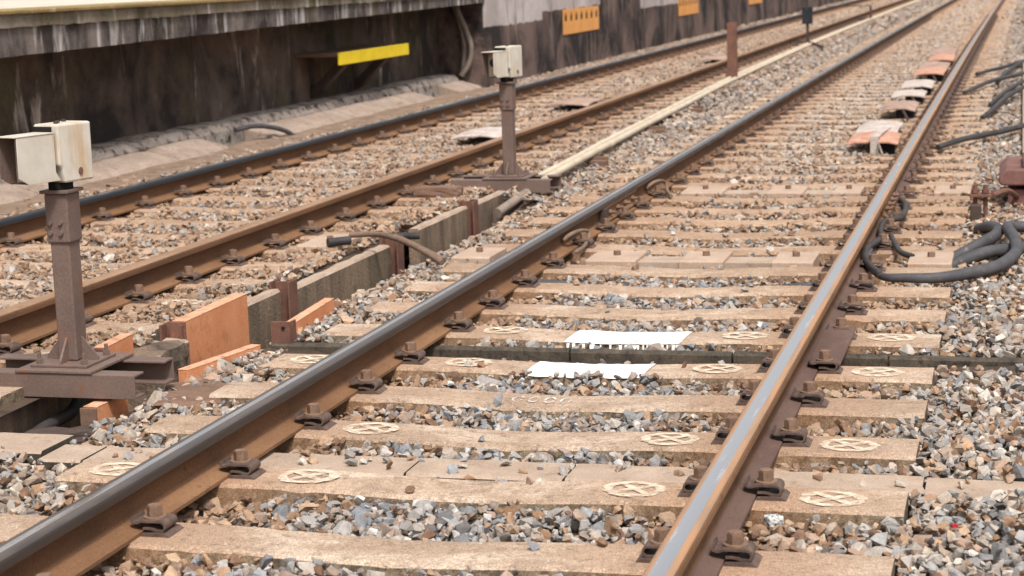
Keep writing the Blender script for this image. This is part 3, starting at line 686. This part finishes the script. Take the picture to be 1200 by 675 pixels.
# brown marker post and black boxed stand farther along
mp_ = empty('marker_post', (-1.84 + CV(22), 22.25, -.1), 'plain brown steel post standing beside the cream pipes', 'post')
g = MB(); g.box(-.055, .055, -.008, .0, 0, .83); g.box(-.006, .006, .0005, .09, 0, .828); g.box(-.055, .055, .0905, .098, 0, .83); g.build('column', 'rust_plate', mp_, bevel=.002)
g = MB(); g.box(-.075, .07, -.03, -.0085, 0, .24); g.build('foot_plate', 'rust_plate', mp_, bevel=.002)
bs = empty('box_stand', (-1.97 + CV(31.5), 31.5, .045), 'small black box on a bent steel stand beside the rusty rail', 'equipment')
g = MB(); g.box(-.085, .085, -.05, .05, .36, .64); bx_ = g.build('box', 'cabinet_black', bs, bevel=.006)
for z in (.40, .60):
    b = MB(); b.prism([(.0 + .014 * math.cos(a), z + .014 * math.sin(a)) for a in np.linspace(0, 6.283, 9)[:-1]], -.058, -.0505, 'y'); b.build('screw', 'hose_grey', bx_)
g = MB(); g.box(-.02, .025, -.02, .02, .04, .36); g.build('leg', 'brown_dark', bs)
g = MB(); g.box(-.32, .02, -.022, .022, .045, .075); g.build('arm', 'brown_dark', bs); g = MB(); g.box(-.325, -.285, -.022, .022, -.08, .044); g.build('leg', 'brown_dark', bs)
g = MB(); g.tube([(.02, 0, .055), (.22, -.6, .035), (.38, -1.3, .03)], .022, 8, smooth=False); g.build('arm', 'brown_dark', bs)
b2 = empty('box_stand', (-2.02 + CV(44), 44, .05), 'rusty bent frame on the rusty rail near the top edge', 'equipment')
g = MB(); g.box(-.62, .12, -.03, .03, .0, .04); g.build('arm', 'brown_dark', b2); g = MB(); g.box(.07, .12, -.03, .03, .041, .33); g.build('leg', 'brown_dark', b2); g = MB(); g.box(-.62, -.57, -.03, .03, -.16, -.001); g.build('leg', 'brown_dark', b2)
g = MB(); g.box(-.9, .1, -.05, .05, .331, .35); g.build('arm', 'brown_dark', b2)

# cream pipes between the tracks on steel bearers
def pipe_x(y): 
    ys = [11.7, 17.1, 22.1, 33.1, 65, 130]; xs = [-1.515, -1.69, -1.83, -1.94, -1.95, -1.95]
    return float(np.interp(y, ys, xs))
for k, (dx, r, lab) in enumerate(((-.034, .025, 'left one of the two cream pipes laid between the tracks'), (.034, .025, 'right one of the two cream pipes laid between the tracks'))):
    g = MB(); ys = list(np.linspace(11.75 - .1 * k, 40, 30)) + list(np.linspace(43, 120, 20))
    g.tube([(pipe_x(y) + dx + CV(y) + .008 * nz(0, y, .6, k), y, .075 + .006 * nz(1, y, .5, k)) for y in ys], r, 12, smooth=False)
    o = g.build('cable_pipe', 'pipe_cream', smooth=True); tag(o, lab, 'pipe', 'cream pipes between the tracks')
    for y in np.arange(14, 40, 3.1):
        g = MB(); g.tube([(pipe_x(y) + dx + CV(y), y - .06, .075), (pipe_x(y) + dx + CV(y), y + .06, .075)], r + .005, 12, smooth=False); g.build('sleeve', 'pipe_cream', o, smooth=True)
for bi, (y, a, b_) in enumerate(((13.2, -1.98, -1.40), (15.75, -2.05, -1.45), (18.05, -2.1, -1.5), (21, -2.1, -1.6), (24.2, -2.15, -1.65), (27.6, -2.2, -1.7))):
    g = MB(); g.box(a + CV(y), b_ + CV(y), y - .04, y + .04, -.05, .036); g.box(a + CV(y), b_ + CV(y), y + .0405, y + .05, -.05, .06); o = g.build('pipe_bearer', 'wood_old', bevel=.003)
    tag(o, ['nearest', 'second', 'third', 'fourth', 'fifth', 'farthest'][bi] + ' brown bearer crossing under the cream pipes', 'bearer', 'bearers under the cream pipes')

# ------------------------------------------------------------------ lids between the near rails and on the far track
def lid(x, y0, y1, w, zt, mat, label, strap=False, legs=True, group='equipment lids beside the rail', roof=.010, under=True):
    root = empty('equipment_lid', (x + CV(y0), (y0 + y1) / 2, -.03), label, 'lid', group); h = (y1 - y0) / 2; z = zt + .03
    g = MB(); nx, ny = 6, 5; rr = random.Random(int(y0 * 31)); vs = []; fs = []
    for j in range(ny + 1):
        for i in range(nx + 1):
            u, v = i / nx, j / ny; zz = z + roof * math.sin(math.pi * v) * (.7 + .3 * math.sin(3 * u)) - .02 * (abs(u - .5) * 2) ** 3 + rr.uniform(-.004, .004)
            if j in (0, ny): zz -= .012
            vs.append((-w / 2 + w * u + rr.uniform(-.006, .006), -h + 2 * h * v + rr.uniform(-.01, .01), zz))
    N = len(vs); vs += [(a, b, q - .014) for a, b, q in vs]; idx = lambda i, j: j * (nx + 1) + i
    for j in range(ny):
        for i in range(nx):
            fs += [(idx(i, j), idx(i + 1, j), idx(i + 1, j + 1), idx(i, j + 1)), (N + idx(i, j), N + idx(i, j + 1), N + idx(i + 1, j + 1), N + idx(i + 1, j))]
    for i in range(nx): fs += [(idx(i, 0), N + idx(i, 0), N + idx(i + 1, 0), idx(i + 1, 0)), (idx(i, ny), idx(i + 1, ny), N + idx(i + 1, ny), N + idx(i, ny))]
    for j in range(ny): fs += [(idx(0, j), idx(0, j + 1), N + idx(0, j + 1), N + idx(0, j)), (idx(nx, j), N + idx(nx, j), N + idx(nx, j + 1), idx(nx, j + 1))]
    g.add(vs, fs); g.build('cover', mat, root, bevel=.004)
    if under:
        g = MB(); g.box(-w * .1, w * .42, -h * .6, h * .6, 0, z - .034); g.build('base_box', 'cabinet_black', root, bevel=.01)
    if strap:
        g = MB(); pts = [(.02 + .04 * q, -h - .012 + (2 * h) * q, z + .012 + roof * math.sin(math.pi * q)) for q in np.linspace(0, 1, 8)]
        for p, q in zip(pts[:-1], pts[1:]): g.prism([(p[0] - .03, p[1]), (p[0] + .03, p[1]), (q[0] + .03, q[1]), (q[0] - .03, q[1])], min(p[2], q[2]), max(p[2], q[2]) + .006, 'z')
        g.box(-.01, .05, -h - .018, -h - .012, .0, z + .016); g.build('strap', 'lid_white', root)
        g = MB(); g.tube([(.05, -h - .02, z - .03), (.10, -h - .25, .03), (.19, -h - .28, .04), (.30, -h - .25, .05)], .009, 8, smooth=False); g.build('rod', 'conduit', root, smooth=True)
    elif legs:
        g = MB(); g.tube([(.04, -h * .9, z - .03), (.10, -h - .2, .04)], .012, 8, smooth=False); g.build('rod', 'brown_dark', root)
    return root
lid(.43, 13.95, 14.75, .37, .10, 'lid_orange', 'nearest orange lid tied with a white strap inside the right rail', True)
lid(.40, 14.82, 15.75, .33, .10, 'lid_white', 'pale lid directly behind the strapped orange lid', legs=False)
lid(.43, 16.95, 17.85, .31, .11, 'lid_pink', 'brownish pink lid before the two white ones')
lid(.42, 18.6, 19.35, .32, .11, 'lid_white', 'nearer one of the two white lids in the row')
lid(.43, 19.95, 20.95, .33, .11, 'lid_white', 'farther one of the two white lids in the row')
lid(.46, 22.0, 23.2, .34, .12, 'lid_orange', 'orange lid just beyond the white lids')
lid(.45, 23.3, 24.6, .34, .11, 'lid_pink', 'pink lid directly behind the far orange lid')
lid(.46, 25.2, 26.6, .32, .11, 'lid_orange', 'second to last orange lid in the row', legs=False)
lid(.40, 27.0, 28.6, .34, .10, 'lid_pink', 'farthest small pink lid in the row', legs=False)
G2 = 'pinkish lids inside the far track'
lid(-2.72, 14.35, 15.1, .42, .135, 'lid_white', 'pinkish lid leaning on the rusty rail behind the second post', group=G2, legs=False)
lid(-2.82, 17.95, 18.7, .40, .12, 'lid_pink', 'pinkish lid inside the far track right of the second post', group=G2, legs=False)
lid(-2.74, 26.3, 27.1, .36, .12, 'lid_pink', 'small pinkish lid inside the far track left of the brown post', group=G2, legs=False)

# ------------------------------------------------------------------ right edge: hoses, cables, red brown box, trough lids
cable('hose', [(.83, 10.75, .05), (.865, 10.6, .055), (.885, 10.3, .05), (.875, 10.06, .045), (.80, 9.93, .04), (.80, 9.6, .04), (.825, 9.25, .05), (.79, 8.95, .05), (.785, 8.8, .04), (.81, 8.58, .04), (.90, 8.22, .035)], .016, 'hose_black', 'thin brown black hose following the foot of the right rail', 'hose')
cable('hose', [(.80, 8.95, .035), (.80, 8.75, .03), (.83, 8.5, .03), (.91, 8.21, .032), (1.005, 8.165, .035), (1.15, 8.18, .035), (1.29, 8.30, .04), (1.40, 8.47, .045), (1.472, 8.8, .055), (1.462, 9.15, .07), (1.43, 9.45, .075), (1.45, 9.62, .06), (1.6, 9.66, .05), (1.9, 9.6, .04)],
      lambda u: .014 + .014 * min(1, max(0, (u - .15) * 3)), 'hose_grey', 'longest grey hose curving from the right rail to the edge', 'hose', sides=14)
cable('hose', [(1.16, 9.06, -.03), (1.29, 9.18, .03), (1.36, 9.34, .045), (1.385, 9.55, .05), (1.35, 9.76, .04), (1.28, 9.95, .0)], .029, 'hose_grey', 'short grey hose arching behind the single cover plate', 'hose', sides=14)
cable('hose', [(1.16, 8.84, -.03), (1.32, 8.98, .02), (1.45, 9.09, .025), (1.7, 9.2, .03), (2.0, 9.2, .03)], .029, 'hose_grey', 'straight grey hose leaving the single cover plate to the right', 'hose', sides=14)
cable('hose', [(.86, 9.5, .03), (.90, 9.2, .03), (.94, 9.0, .02), (1.0, 8.93, .01)], .014, 'hose_black', 'thin hose from the right rail into the single cover plate', 'hose')
for i, (lab, pts) in enumerate((('nearest black cable leaving the right rail', [(.90, 14.05, .03), (1.02, 14.3, .05), (1.14, 14.64, .05), (1.35, 15.1, .05), (1.56, 15.55, .06), (1.8, 15.9, .03)]),
                       ('second nearest black cable leaving the right rail', [(1.16, 16.9, .01), (1.24, 17.3, .05), (1.36, 18.8, .06), (1.56, 20.1, .07), (1.8, 20.6, .03)]),
                       ('black cable just beyond the second nearest one', [(1.2, 18.3, .01), (1.3, 19.2, .05), (1.45, 20.6, .06), (1.6, 21.3, .06), (1.8, 21.5, .03)]),
                       ('long black cable leaving the right rail by the white lids', [(.92, 19.8, .03), (1.05, 20.5, .05), (1.17, 21.2, .06), (1.36, 21.9, .06), (1.56, 22.5, .06), (1.8, 22.8, .03)]),
                       ('farthest black cable leaving the right rail', [(.97, 23.0, .03), (1.12, 23.4, .05), (1.28, 23.9, .06), (1.5, 25.2, .06), (1.7, 26, .04)]),
                       ('black cable crossing under the farthest one', [(1.22, 21.6, .02), (1.33, 23.2, .05), (1.48, 24.8, .06), (1.66, 26.2, .04)]))):
    cable('black_cable', pts, .022, 'hose_black', lab, 'cable', 'black cables right of the right rail')
eq = empty('trackside_box', (1.52, 11.1, -.05), 'red brown steel box with heavy lid at the right edge', 'box')
g = MB(); g.box(-.10, .35, -.10, .55, .0, .13); g.build('body', 'red_brown', eq, bevel=.008)
g = MB(); g.prism([(-.15, .172), (-.13, .158), (.40, .158), (.40, .25), (-.11, .25), (-.15, .215)], -.14, .6, 'y'); ld = g.build('lid', 'red_brown', eq, bevel=.01)
g = MB(); g.box(-.02, .3, -.05, .45, .251, .29); g.build('handle_plate', 'rust_foot', ld, bevel=.006)
g = MB(); g.box(-.105, .35, -.16, -.1005, .02, .06); g.build('front_rail', 'rust_plate', eq, bevel=.003)
for x in (-.27, -.215):
    g = MB(); g.tube([(x, -.62, -.0), (x, -.62, .22)], .013, 8, smooth=False); g.build('rod', 'rust_plate', eq, smooth=True)
    g = MB(); g.prism([(x + .02 * math.cos(a), -.62 + .02 * math.sin(a)) for a in np.linspace(0, 6.283, 7)[:-1]], .175, .195, 'z'); g.build('nut', 'rust_plate', eq)
g = MB(); g.box(-.30, -.18, -.66, -.58, .155, .17); g.build('rod_plate', 'rust_plate', eq, bevel=.002)
g = MB(); g.box(-.295, -.235, -.70, -.655, .0, .12); g.build('sleeve', 'brown_dark', eq, bevel=.008)
g = MB(); g.tube([(-.18, -.62, .162), (-.10, -.4, .16), (-.05, -.101, .09)], .016, 8); g.build('link_rod', 'rust_plate', eq, smooth=True)
for k in range(14):
    y = 12.7 + k * 1.0; g = MB(); g.box(1.50 + CV(y), 1.86 + CV(y), y + .006, y + .994, -.14, .055 + random.uniform(-.008, .008)); o = g.build('trough_lid', 'duct_top', bevel=.012)
    tag(o, 'pale concrete trough lid in the strip along the right edge', 'trough lid', 'trough lids along the right edge')
rock('tagged_stone', (.042, .036, .024), (.885, 4.60, .0), 'tag_white', 'ballast stone with a white scribbled face by the right rail', 'stone', 1.0, .6)
rock('red_scrap', (.016, .012, .009), (1.335, 4.575, .014), 'tag_red', 'tiny red scrap among the ballast at lower right', 'scrap', 4.0, .3)

# ------------------------------------------------------------------ platform
pf = empty('platform', (-5.1, 16, 0), 'dark stained concrete platform with an overhanging edge along the top left', 'platform')
def PL(name, mb, mats, par=pf, bev=0):
    mb.v = [(a + 5.1, b - 16, q) for a, b, q in mb.v]; return mb.build(name, mats, par, bevel=bev)
def xw(y): return -5.1 + CV(y)
# recessed wall panels
ys = [4, 8.2, 11.05, 13.05, 15.6, 18.0, 20.4, 23.1]
for a, b_ in zip(ys[:-1], ys[1:]):
    g = MB(); g.box(-6.2, -5.72, a + .004, b_ - .004, -.3, 1.1); PL('wall_panel', g, 'wall_dark', bev=.006)
# fascia pieces with an uneven lower edge; the underside rises gently towards the far end
def zb(y): return .905 + .0078 * (y - 6)
fy = [4, 7.1, 10.2, 12.95, 15.2, 18.1, 20.6, 23.1]
for a, b_ in zip(fy[:-1], fy[1:]):
    g = MB(); n = 24; vs = []; fs = []; rr = random.Random(int(a * 10))
    for i in range(n + 1):
        y = a + .004 + (b_ - a - .008) * i / n; z = zb(y) + rr.uniform(-.003, .003)
        vs += [(-5.1, y, z), (-5.1, y, 1.143), (-5.75, y, 1.143), (-5.75, y, z + .03)]
    for i in range(n):
        for q in range(4): fs.append((i * 4 + q, i * 4 + (q + 1) % 4, (i + 1) * 4 + (q + 1) % 4, (i + 1) * 4 + q))
    fs += [(0, 1, 2, 3), (n * 4 + 3, n * 4 + 2, n * 4 + 1, n * 4)]; g.add(vs, fs); PL('fascia', g, 'fascia_face')
    g = MB(); vs = []; fs = []
    for i in range(n + 1):
        y = a + .003 + (b_ - a - .006) * i / n
        vs += [(-5.082 + rr.uniform(-.001, .001), y, 1.1435 - max(0, rr.uniform(-.015, .01))), (-5.083, y, 1.228), (-5.7, y, 1.228), (-5.7, y, 1.1435)]
    for i in range(n):
        for q in range(4): fs.append((i * 4 + q, i * 4 + (q + 1) % 4, (i + 1) * 4 + (q + 1) % 4, (i + 1) * 4 + q))
    fs += [(0, 1, 2, 3), (n * 4 + 3, n * 4 + 2, n * 4 + 1, n * 4)]; g.add(vs, fs); PL('lip_course', g, 'fascia_lip')
for k in range(20):
    a = 4 + k * .955; g = MB(); g.box(-5.65, -5.06, a + .004, a + .951, 1.2285, 1.258, 0); o = PL('coping_slab', g, 'coping_edge', bev=.008)
g = MB(); g.box(-12, -5.655, 3.5, 120, 1.0, 1.2605); PL('deck', g, 'coping_top')
# forward wall beyond the recess
wy = [23.104, 26.0, 29.9, 33.1, 37, 42, 48, 56, 66, 80, 100, 125]
for a, b_ in zip(wy[:-1], wy[1:]):
    g = MB(); x = xw((a + b_) / 2); g.add([(x_, y, z) for z in (-.3, 1.226) for (x_, y) in ((-6.3, a + .003), (xw(a), a + .003), (xw(b_), b_ - .003), (-6.3, b_ - .003))],
        [(3, 2, 1, 0), (4, 5, 6, 7), (0, 1, 5, 4), (1, 2, 6, 5), (2, 3, 7, 6), (3, 0, 4, 7)]); PL('wall_panel', g, 'wall_washed')
# orange vents with seven slots each
for y0, y1, z0, z1, lab in ((27.2, 29.65, .462, .835, 'nearest orange vent panel with seven slots in the platform wall'), (36.85, 39.2, .445, .82, 'middle orange vent panel in the platform wall'), (46.5, 49.0, .43, .8, 'farthest orange vent panel at the top edge')):
    x = xw((y0 + y1) / 2); ve = empty('vent_panel', (x, (y0 + y1) / 2, z0), lab, 'vent', 'orange vents in the platform wall'); L = y1 - y0; hh = z1 - z0
    g = MB(); n = 7; zs0, zs1 = hh * .52, hh * .88; cells = [-L / 2] + [(-L / 2) + L * (k + .5) / n + s * .075 for k in range(n) for s in (-1, 1)] + [L / 2]
    g.box(.003, .010, -L / 2, L / 2, 0, zs0); g.box(.003, .010, -L / 2, L / 2, zs1, hh)
    for a, b_ in zip(cells[0::2], cells[1::2]): g.box(.003, .010, a, b_, zs0 + .0005, zs1 - .0005)
    for k in range(n):
        ym = -L / 2 + L * (k + .5) / n
        for s in (-1, 1): g.add([(.0095, ym + s * .0749, zs1 - .001), (.0095, ym + s * .0749, zs0 + (zs1 - zs0) * .45), (.0095, ym + s * .008, zs1 - .001), (.0035, ym + s * .0749, zs1 - .001), (.0035, ym + s * .0749, zs0 + (zs1 - zs0) * .45), (.0035, ym + s * .008, zs1 - .001)], [(0, 1, 2), (5, 4, 3), (1, 2, 5, 4), (0, 2, 5, 3), (0, 1, 4, 3)])
    g.build('panel', 'vent_orange', ve)
    for k in range(n):
        ym = -L / 2 + L * (k + .5) / n; g = MB(); g.box(.0005, .0028, ym - .076, ym + .076, zs0, zs1); g.build('slot', 'black_void', ve)
# kerb of haunched concrete blocks
kb = empty('concrete_kerb', (-5.2, 16, 0), 'broken haunched concrete kerb along the foot of the platform wall', 'kerb')
y = 8.0; k = 0
while y < 22.6:
    L = random.choice((.8, 1.0, 1.25, 1.45)); y2 = min(y + L, 22.75); rr = random.Random(k + 40); dz = rr.uniform(-.006, .008)
    def sweep(prof, n, jit):
        vs, fs = [], []; m = len(prof)
        for i in range(n + 1):
            yy = y + .008 + (y2 - y - .016) * i / n; e = .03 if i in (0, n) else 0
            for (a, b) in prof: vs.append((a + 5.2 + rr.uniform(-jit, jit), yy - 16, b + dz + rr.uniform(-jit, jit) - e * .3))
        for i in range(n):
            for q in range(m): fs.append((i * m + q, i * m + (q + 1) % m, (i + 1) * m + (q + 1) % m, (i + 1) * m + q))
        fs += [tuple(range(m)), tuple(range(n * m, n * m + m))[::-1]]; gg = MB(); gg.add(vs, fs); return gg
    sweep([(-5.715, -.2), (-5.715, .15), (-5.55, .165), (-5.42, .15), (-5.37, .09), (-5.35, -.2)], 4, .0025).build('block', 'kerb_concrete', kb, bevel=.006)
    if rr.random() < .88: sweep([(-5.40, -.2), (-5.40, .075), (-5.33, .078), (-5.10, .015), (-5.06, -.02), (-5.05, -.2)], 5, .004).build('toe_block', 'kerb_toe', kb, bevel=.01)
    y = y2; k += 1
# yellow fronted shelf on two brackets
sh = empty('wall_shelf', (-5.45, 19.15, .2), 'yellow fronted shelf on two dark brackets fixed to the platform wall', 'shelf')
g = MB(); g.box(.215, .25, -1.11, 1.11, .325, .45); g.build('front_board', 'yellow_paint', sh, bevel=.004)
g = MB(); g.box(-.26, .2145, -1.10, 1.10, .41, .445); g.build('top_board', 'wood_old', sh, bevel=.004)
for y in (-.62, .72):
    br = bpy.data.objects.new('bracket', None); COL.objects.link(br); br.parent = sh; br.location = (0, y, 0)
    g = MB(); g.prism([(-.26, -.02), (-.21, -.02), (.19, .36), (.19, .409), (.12, .409), (-.26, .06)], -.07, .07, 'y'); g.build('strut', 'brown_dark', br, bevel=.004)
    g = MB(); g.box(-.268, -.2605, -.07, .07, -.08, .41); g.build('wall_plate', 'brown_dark', br, bevel=.002)
# conduits on the wall by the corner and a hose at the kerb
cable('conduit', [(-5.46, 23.02, 1.0), (-5.43, 23.0, .90), (-5.345, 23.0, .70), (-5.285, 23.0, .48), (-5.325, 23.0, .27), (-5.42, 22.95, .12)], .035, 'conduit', 'outer grey conduit curving down the platform wall near the corner', 'pipe', 'conduits on the platform wall')
cable('conduit', [(-5.50, 23.04, 1.0), (-5.46, 23.04, .88), (-5.40, 23.04, .65), (-5.385, 23.04, .45), (-5.43, 23.04, .1)], .035, 'conduit', 'inner straight conduit on the platform wall near the corner', 'pipe', 'conduits on the platform wall')
cable('hose', [(-5.24, 15.36, .10), (-5.16, 15.6, .115), (-5.08, 15.85, .08), (-5.02, 16.05, .02), (-4.98, 16.15, -.05)], .022, 'hose_grey', 'short grey hose poking from the kerb beside the farthest rail', 'hose')

# ------------------------------------------------------------------ ballast stones (uncountable: one object)
def hulls(n, npts, seed):
    out = []; r = np.random.default_rng(seed)
    while len(out) < n:
        p = r.normal(size=(npts, 3)); p /= np.linalg.norm(p, axis=1)[:, None]; p *= r.uniform(.72, 1.15, (npts, 1)); p = np.clip(p, -.9, .9)
        p *= np.array([1, r.uniform(.6, .95), r.uniform(.42, .75)])
        bm = bmesh.new()
        for q in p: bm.verts.new(q)
        res = bmesh.ops.convex_hull(bm, input=bm.verts); bmesh.ops.delete(bm, geom=[v for v in bm.verts if not v.link_faces], context='VERTS')
        bmesh.ops.triangulate(bm, faces=bm.faces); bm.verts.index_update()
        V = np.array([v.co for v in bm.verts]); F = np.array([[v.index for v in f.verts] for f in bm.faces]); bm.free(); out.append((V, F))
    return out
HN, HM, HF = hulls(60, 13, 1), hulls(24, 11, 2), hulls(16, 7, 3)
PAL = np.array([c(164, 156, 148)[:3], c(146, 145, 144)[:3], c(178, 165, 151)[:3], c(162, 143, 127)[:3], c(130, 131, 133)[:3], c(196, 188, 178)[:3], c(104, 99, 96)[:3], c(164, 138, 120)[:3], c(140, 125, 114)[:3]])
PW = np.array([.2, .17, .17, .14, .08, .09, .035, .07, .045])
BRN = np.array([c(150, 118, 92)[:3], c(166, 134, 108)[:3], c(132, 102, 78)[:3], c(174, 146, 120)[:3], c(112, 84, 66)[:3]])
ssl1, ssl2 = np.array(SL), np.array(SL2)
def scatter(y0, y1, step, rad, keep=1.0, dz=0.0, xmargin=1.0):
    P = []
    ny = int((y1 - y0) / step)
    for j in range(ny):
        yb_ = y0 + j * step; xl = max(-5.12, CX - .6 * yb_ - xmargin); xr = 2.5
        nx = int((xr - xl) / step)
        x = xl + (np.arange(nx) + .5 * (j % 2)) * step + rng.uniform(-.42, .42, nx) * step; y = yb_ + rng.uniform(-.42, .42, nx) * step
        P.append(np.stack([x, y], 1)[rng.random(nx) < keep])
    P = np.concatenate(P); r = rad * np.exp(rng.normal(0, .32, len(P))); r = np.clip(r, rad * .5, rad * 1.9)
    x, y = P[:, 0], P[:, 1]
    def near_s(ss, y): i = np.clip(np.searchsorted(ss, y), 1, len(ss) - 1); return np.minimum(np.abs(y - ss[i - 1]), np.abs(ss[i] - y))
    m = np.where(y > 13, .06 + r * .2, np.where(y > 8.7, .076 + r * .25, .104 + r * .35)); m2 = np.where(y > 13, .04, .062 + r * .1)
    bad = (near_s(ssl1, y) < m) & (np.abs(x) < 1.205 + r * .5)
    bad |= (near_s(ssl2, y) < m2) & (np.abs(x - T2X) < 1.205 + r * .5)
    for yy0, yy1, a, b_ in ((6.50, 6.82, -1.40, 3), (4.945, 5.13, -1.42, 3), (5.0, 5.22, -2.1, -1.4), (8.74, 9.06, -.55, .55), (8.74, 9.1, .98, 1.19), (8.8, 9.14, -1.25, -1.05), (11.46, 11.82, -.56, .55), (11.46, 11.82, .98, 1.2), (12.7, 26.7, 1.5, 1.86), (8.72, 9.1, -2.04, -1.82)):
        bad |= (y > yy0 - r * .4) & (y < yy1 + r * .4) & (x > a - r * .4) & (x < b_ + r * .4)
    bad |= (x > -1.76 - r * .3) & (x < -1.66 + r * .5) & (y > 7.2) & (y < 11.7)
    bad |= (x > -1.455) & (x < -1.42) & (y > 7.5) & (y < 11.3)
    bad |= (x < -5.05)
    bad |= (x > -1.72) & (x < -1.40) & (y > 5.2) & (y < 7.2) & (rng.random(len(x)) < .5)
    bad |= (x > -2.15) & (x < -1.42) & (y > 5.2) & (y < 6.1)
    bad |= (x < -4.62) & (y < 22.6) & (rng.random(len(x)) < .8)
    bad |= (x > -1.80) & (x < -1.58) & (y > 6.5) & (y < 7.3)
    x, y, r = x[~bad], y[~bad], r[~bad]
    z = np.array([surf(a, b_) for a, b_ in zip(x, y)]) + dz + rng.normal(0, .004, len(x)) - r * .55
    return np.stack([x, y, z, r], 1)
def assemble(groups):
    VV, FF, CC = [], [], []; off = 0
    for st, protos in groups:
        n = len(st); which = rng.integers(0, len(protos), n)
        q = rng.normal(size=(n, 4)); q /= np.linalg.norm(q, axis=1)[:, None]
        # bias towards lying flat: blend the rotation with a pure yaw one
        yawq = np.zeros((n, 4)); a = rng.uniform(0, math.pi, n); yawq[:, 0] = np.cos(a); yawq[:, 3] = np.sin(a)
        sg = np.sign((q * yawq).sum(1)); q = q * sg[:, None] * .55 + yawq; q /= np.linalg.norm(q, axis=1)[:, None]
        w, x, y, z = q.T
        Rm = np.stack([1 - 2 * (y * y + z * z), 2 * (x * y - w * z), 2 * (x * z + w * y), 2 * (x * y + w * z), 1 - 2 * (x * x + z * z), 2 * (y * z - w * x), 2 * (x * z - w * y), 2 * (y * z + w * x), 1 - 2 * (x * x + y * y)], 1).reshape(n, 3, 3)
        X, Y = st[:, 0], st[:, 1]
        base = PAL[rng.choice(len(PAL), n, p=PW / PW.sum())] * rng.uniform(.72, 1.15, (n, 1))
        cool = ((np.abs(X) < .55) & (Y < 9.5))[:, None]; base = np.where(cool, base * np.array([.93, .98, 1.05]), base)
        d1 = np.abs(np.abs(X) - G); d2 = np.abs(np.abs(X - T2X) - G)
        pr_ = np.where(X > -1.7, .88 * np.exp(-(d1 / .27) ** 2) + .14 + .30 * np.exp(-((Y - 10.6) / 2.6) ** 2) + .16 * np.clip((Y - 8) / 6, 0, 1) * (np.abs(X) < 1.3), .7 * np.exp(-(d2 / .3) ** 2) + .5)
        brown = rng.random(n) < pr_; pr_ = np.clip(pr_, 0, .95); bc = BRN[rng.integers(0, len(BRN), n)] * rng.uniform(.8, 1.15, (n, 1))
        base = np.where(brown[:, None], bc, base)
        dust = np.clip(pr_ * .5 + (X < -1.3) * .12 + .25 * np.clip((Y - 9) / 8, 0, 1), 0, .7)[:, None] * rng.uniform(.4, 1, (n, 1)); base = base * (1 - dust) + np.array(c(154, 132, 114)[:3]) * dust
        for p in range(len(protos)):
            i = np.where(which == p)[0]
            if not len(i): continue
            V, F = protos[p]
            wv = np.einsum('nij,vj->nvi', Rm[i], V) * st[i, 3][:, None, None] + st[i, :3][:, None, :]
            wv[:, :, 0] += (KC * np.maximum(wv[:, :, 1] - 8, 0) ** 2)
            nv = len(V); VV.append(wv.reshape(-1, 3)); FF.append((F[None] + (off + np.arange(len(i)) * nv)[:, None, None]).reshape(-1, 3)); off += len(i) * nv
            CC.append(np.repeat(base[i], nv, 0))
    V = np.concatenate(VV); F = np.concatenate(FF); C = np.concatenate(CC)
    me = bpy.data.meshes.new('ballast'); me.vertices.add(len(V)); me.vertices.foreach_set('co', V.astype(np.float32).ravel())
    me.loops.add(F.size); me.loops.foreach_set('vertex_index', F.astype(np.int32).ravel())
    me.polygons.add(len(F)); me.polygons.foreach_set('loop_start', np.arange(0, F.size, 3, dtype=np.int32))
    me.polygons.foreach_set('use_smooth', np.zeros(len(F), bool))
    at = me.attributes.new('tint', 'FLOAT_COLOR', 'POINT'); at.data.foreach_set('color', np.concatenate([C, np.ones((len(C), 1))], 1).astype(np.float32).ravel())
    me.update(calc_edges=True); me.materials.append(M['stone'])
    print('BALLAST tris', len(F)); return me
A2 = scatter(3.3, 8.6, .055, .011, .8, .010); A0 = scatter(3.3, 8.6, .0315, .0225, 1, -.008); A1 = scatter(3.3, 8.6, .043, .0225, .72, .012); A3 = scatter(3.3, 8.6, .16, .034, .5, .016)
B0 = scatter(8.6, 16, .038, .0255, 1, -.004, .6); B1 = scatter(8.6, 16, .06, .026, .6, .014, .6)
C0 = scatter(16, 40, .06, .037, 1, .004, .4); D0 = scatter(40, 100, .15, .075, 1, .012, .2)
# a few loose stones lying on sleeper tops
loose = []
for y in SL:
    if y < 16:
        for _ in range(rng.integers(1, 5) if y < 8.7 else rng.integers(6, 14)):
            x = rng.uniform(-.45, .55) if rng.random() < .6 else rng.uniform(-1.15, 1.15)
            if abs(abs(x) - G) < .17 or (y in (6.99, 6.384) and -.3 < x < .3): continue
            r = rng.uniform(.014, .03); loose.append((x, y + rng.uniform(-.09, .09), sag(x) + r * .45, r))
for y in (6.66, 6.66, 5.03, 5.06):
    for _ in range(30):
        x = rng.uniform(-1.2, 1.5)
        if abs(abs(x) - G) < .12: continue
        r = rng.uniform(.012, .026); loose.append((x, y + rng.uniform(-.08, .08), (-.070 if y > 6 else -.016) + r * .45, r))
for y in SL2:
    if y < 16:
        for _ in range(4):
            x = rng.uniform(-1.15, 1.15)
            if abs(abs(x) - G) < .17: continue
            r = rng.uniform(.014, .03); loose.append((x + T2X, y + rng.uniform(-.09, .09), T2Z + sag(x) + r * .45, r))
for _ in range(26):
    r = rng.uniform(.014, .026); loose.append((rng.uniform(-.3, .3), 6.275 + rng.uniform(-.02, .012), -.012 + r * .2, r))
me = assemble([(np.concatenate([A0, A1, A3, np.array(loose)]), HN), (np.concatenate([B0, B1, A2]), HM), (np.concatenate([C0, D0]), HF)])
bo = bpy.data.objects.new('ballast', me); COL.objects.link(bo)
tag(bo, 'crushed stone ballast, grey between the rails and rust brown beside them', 'ballast', kind='stuff')
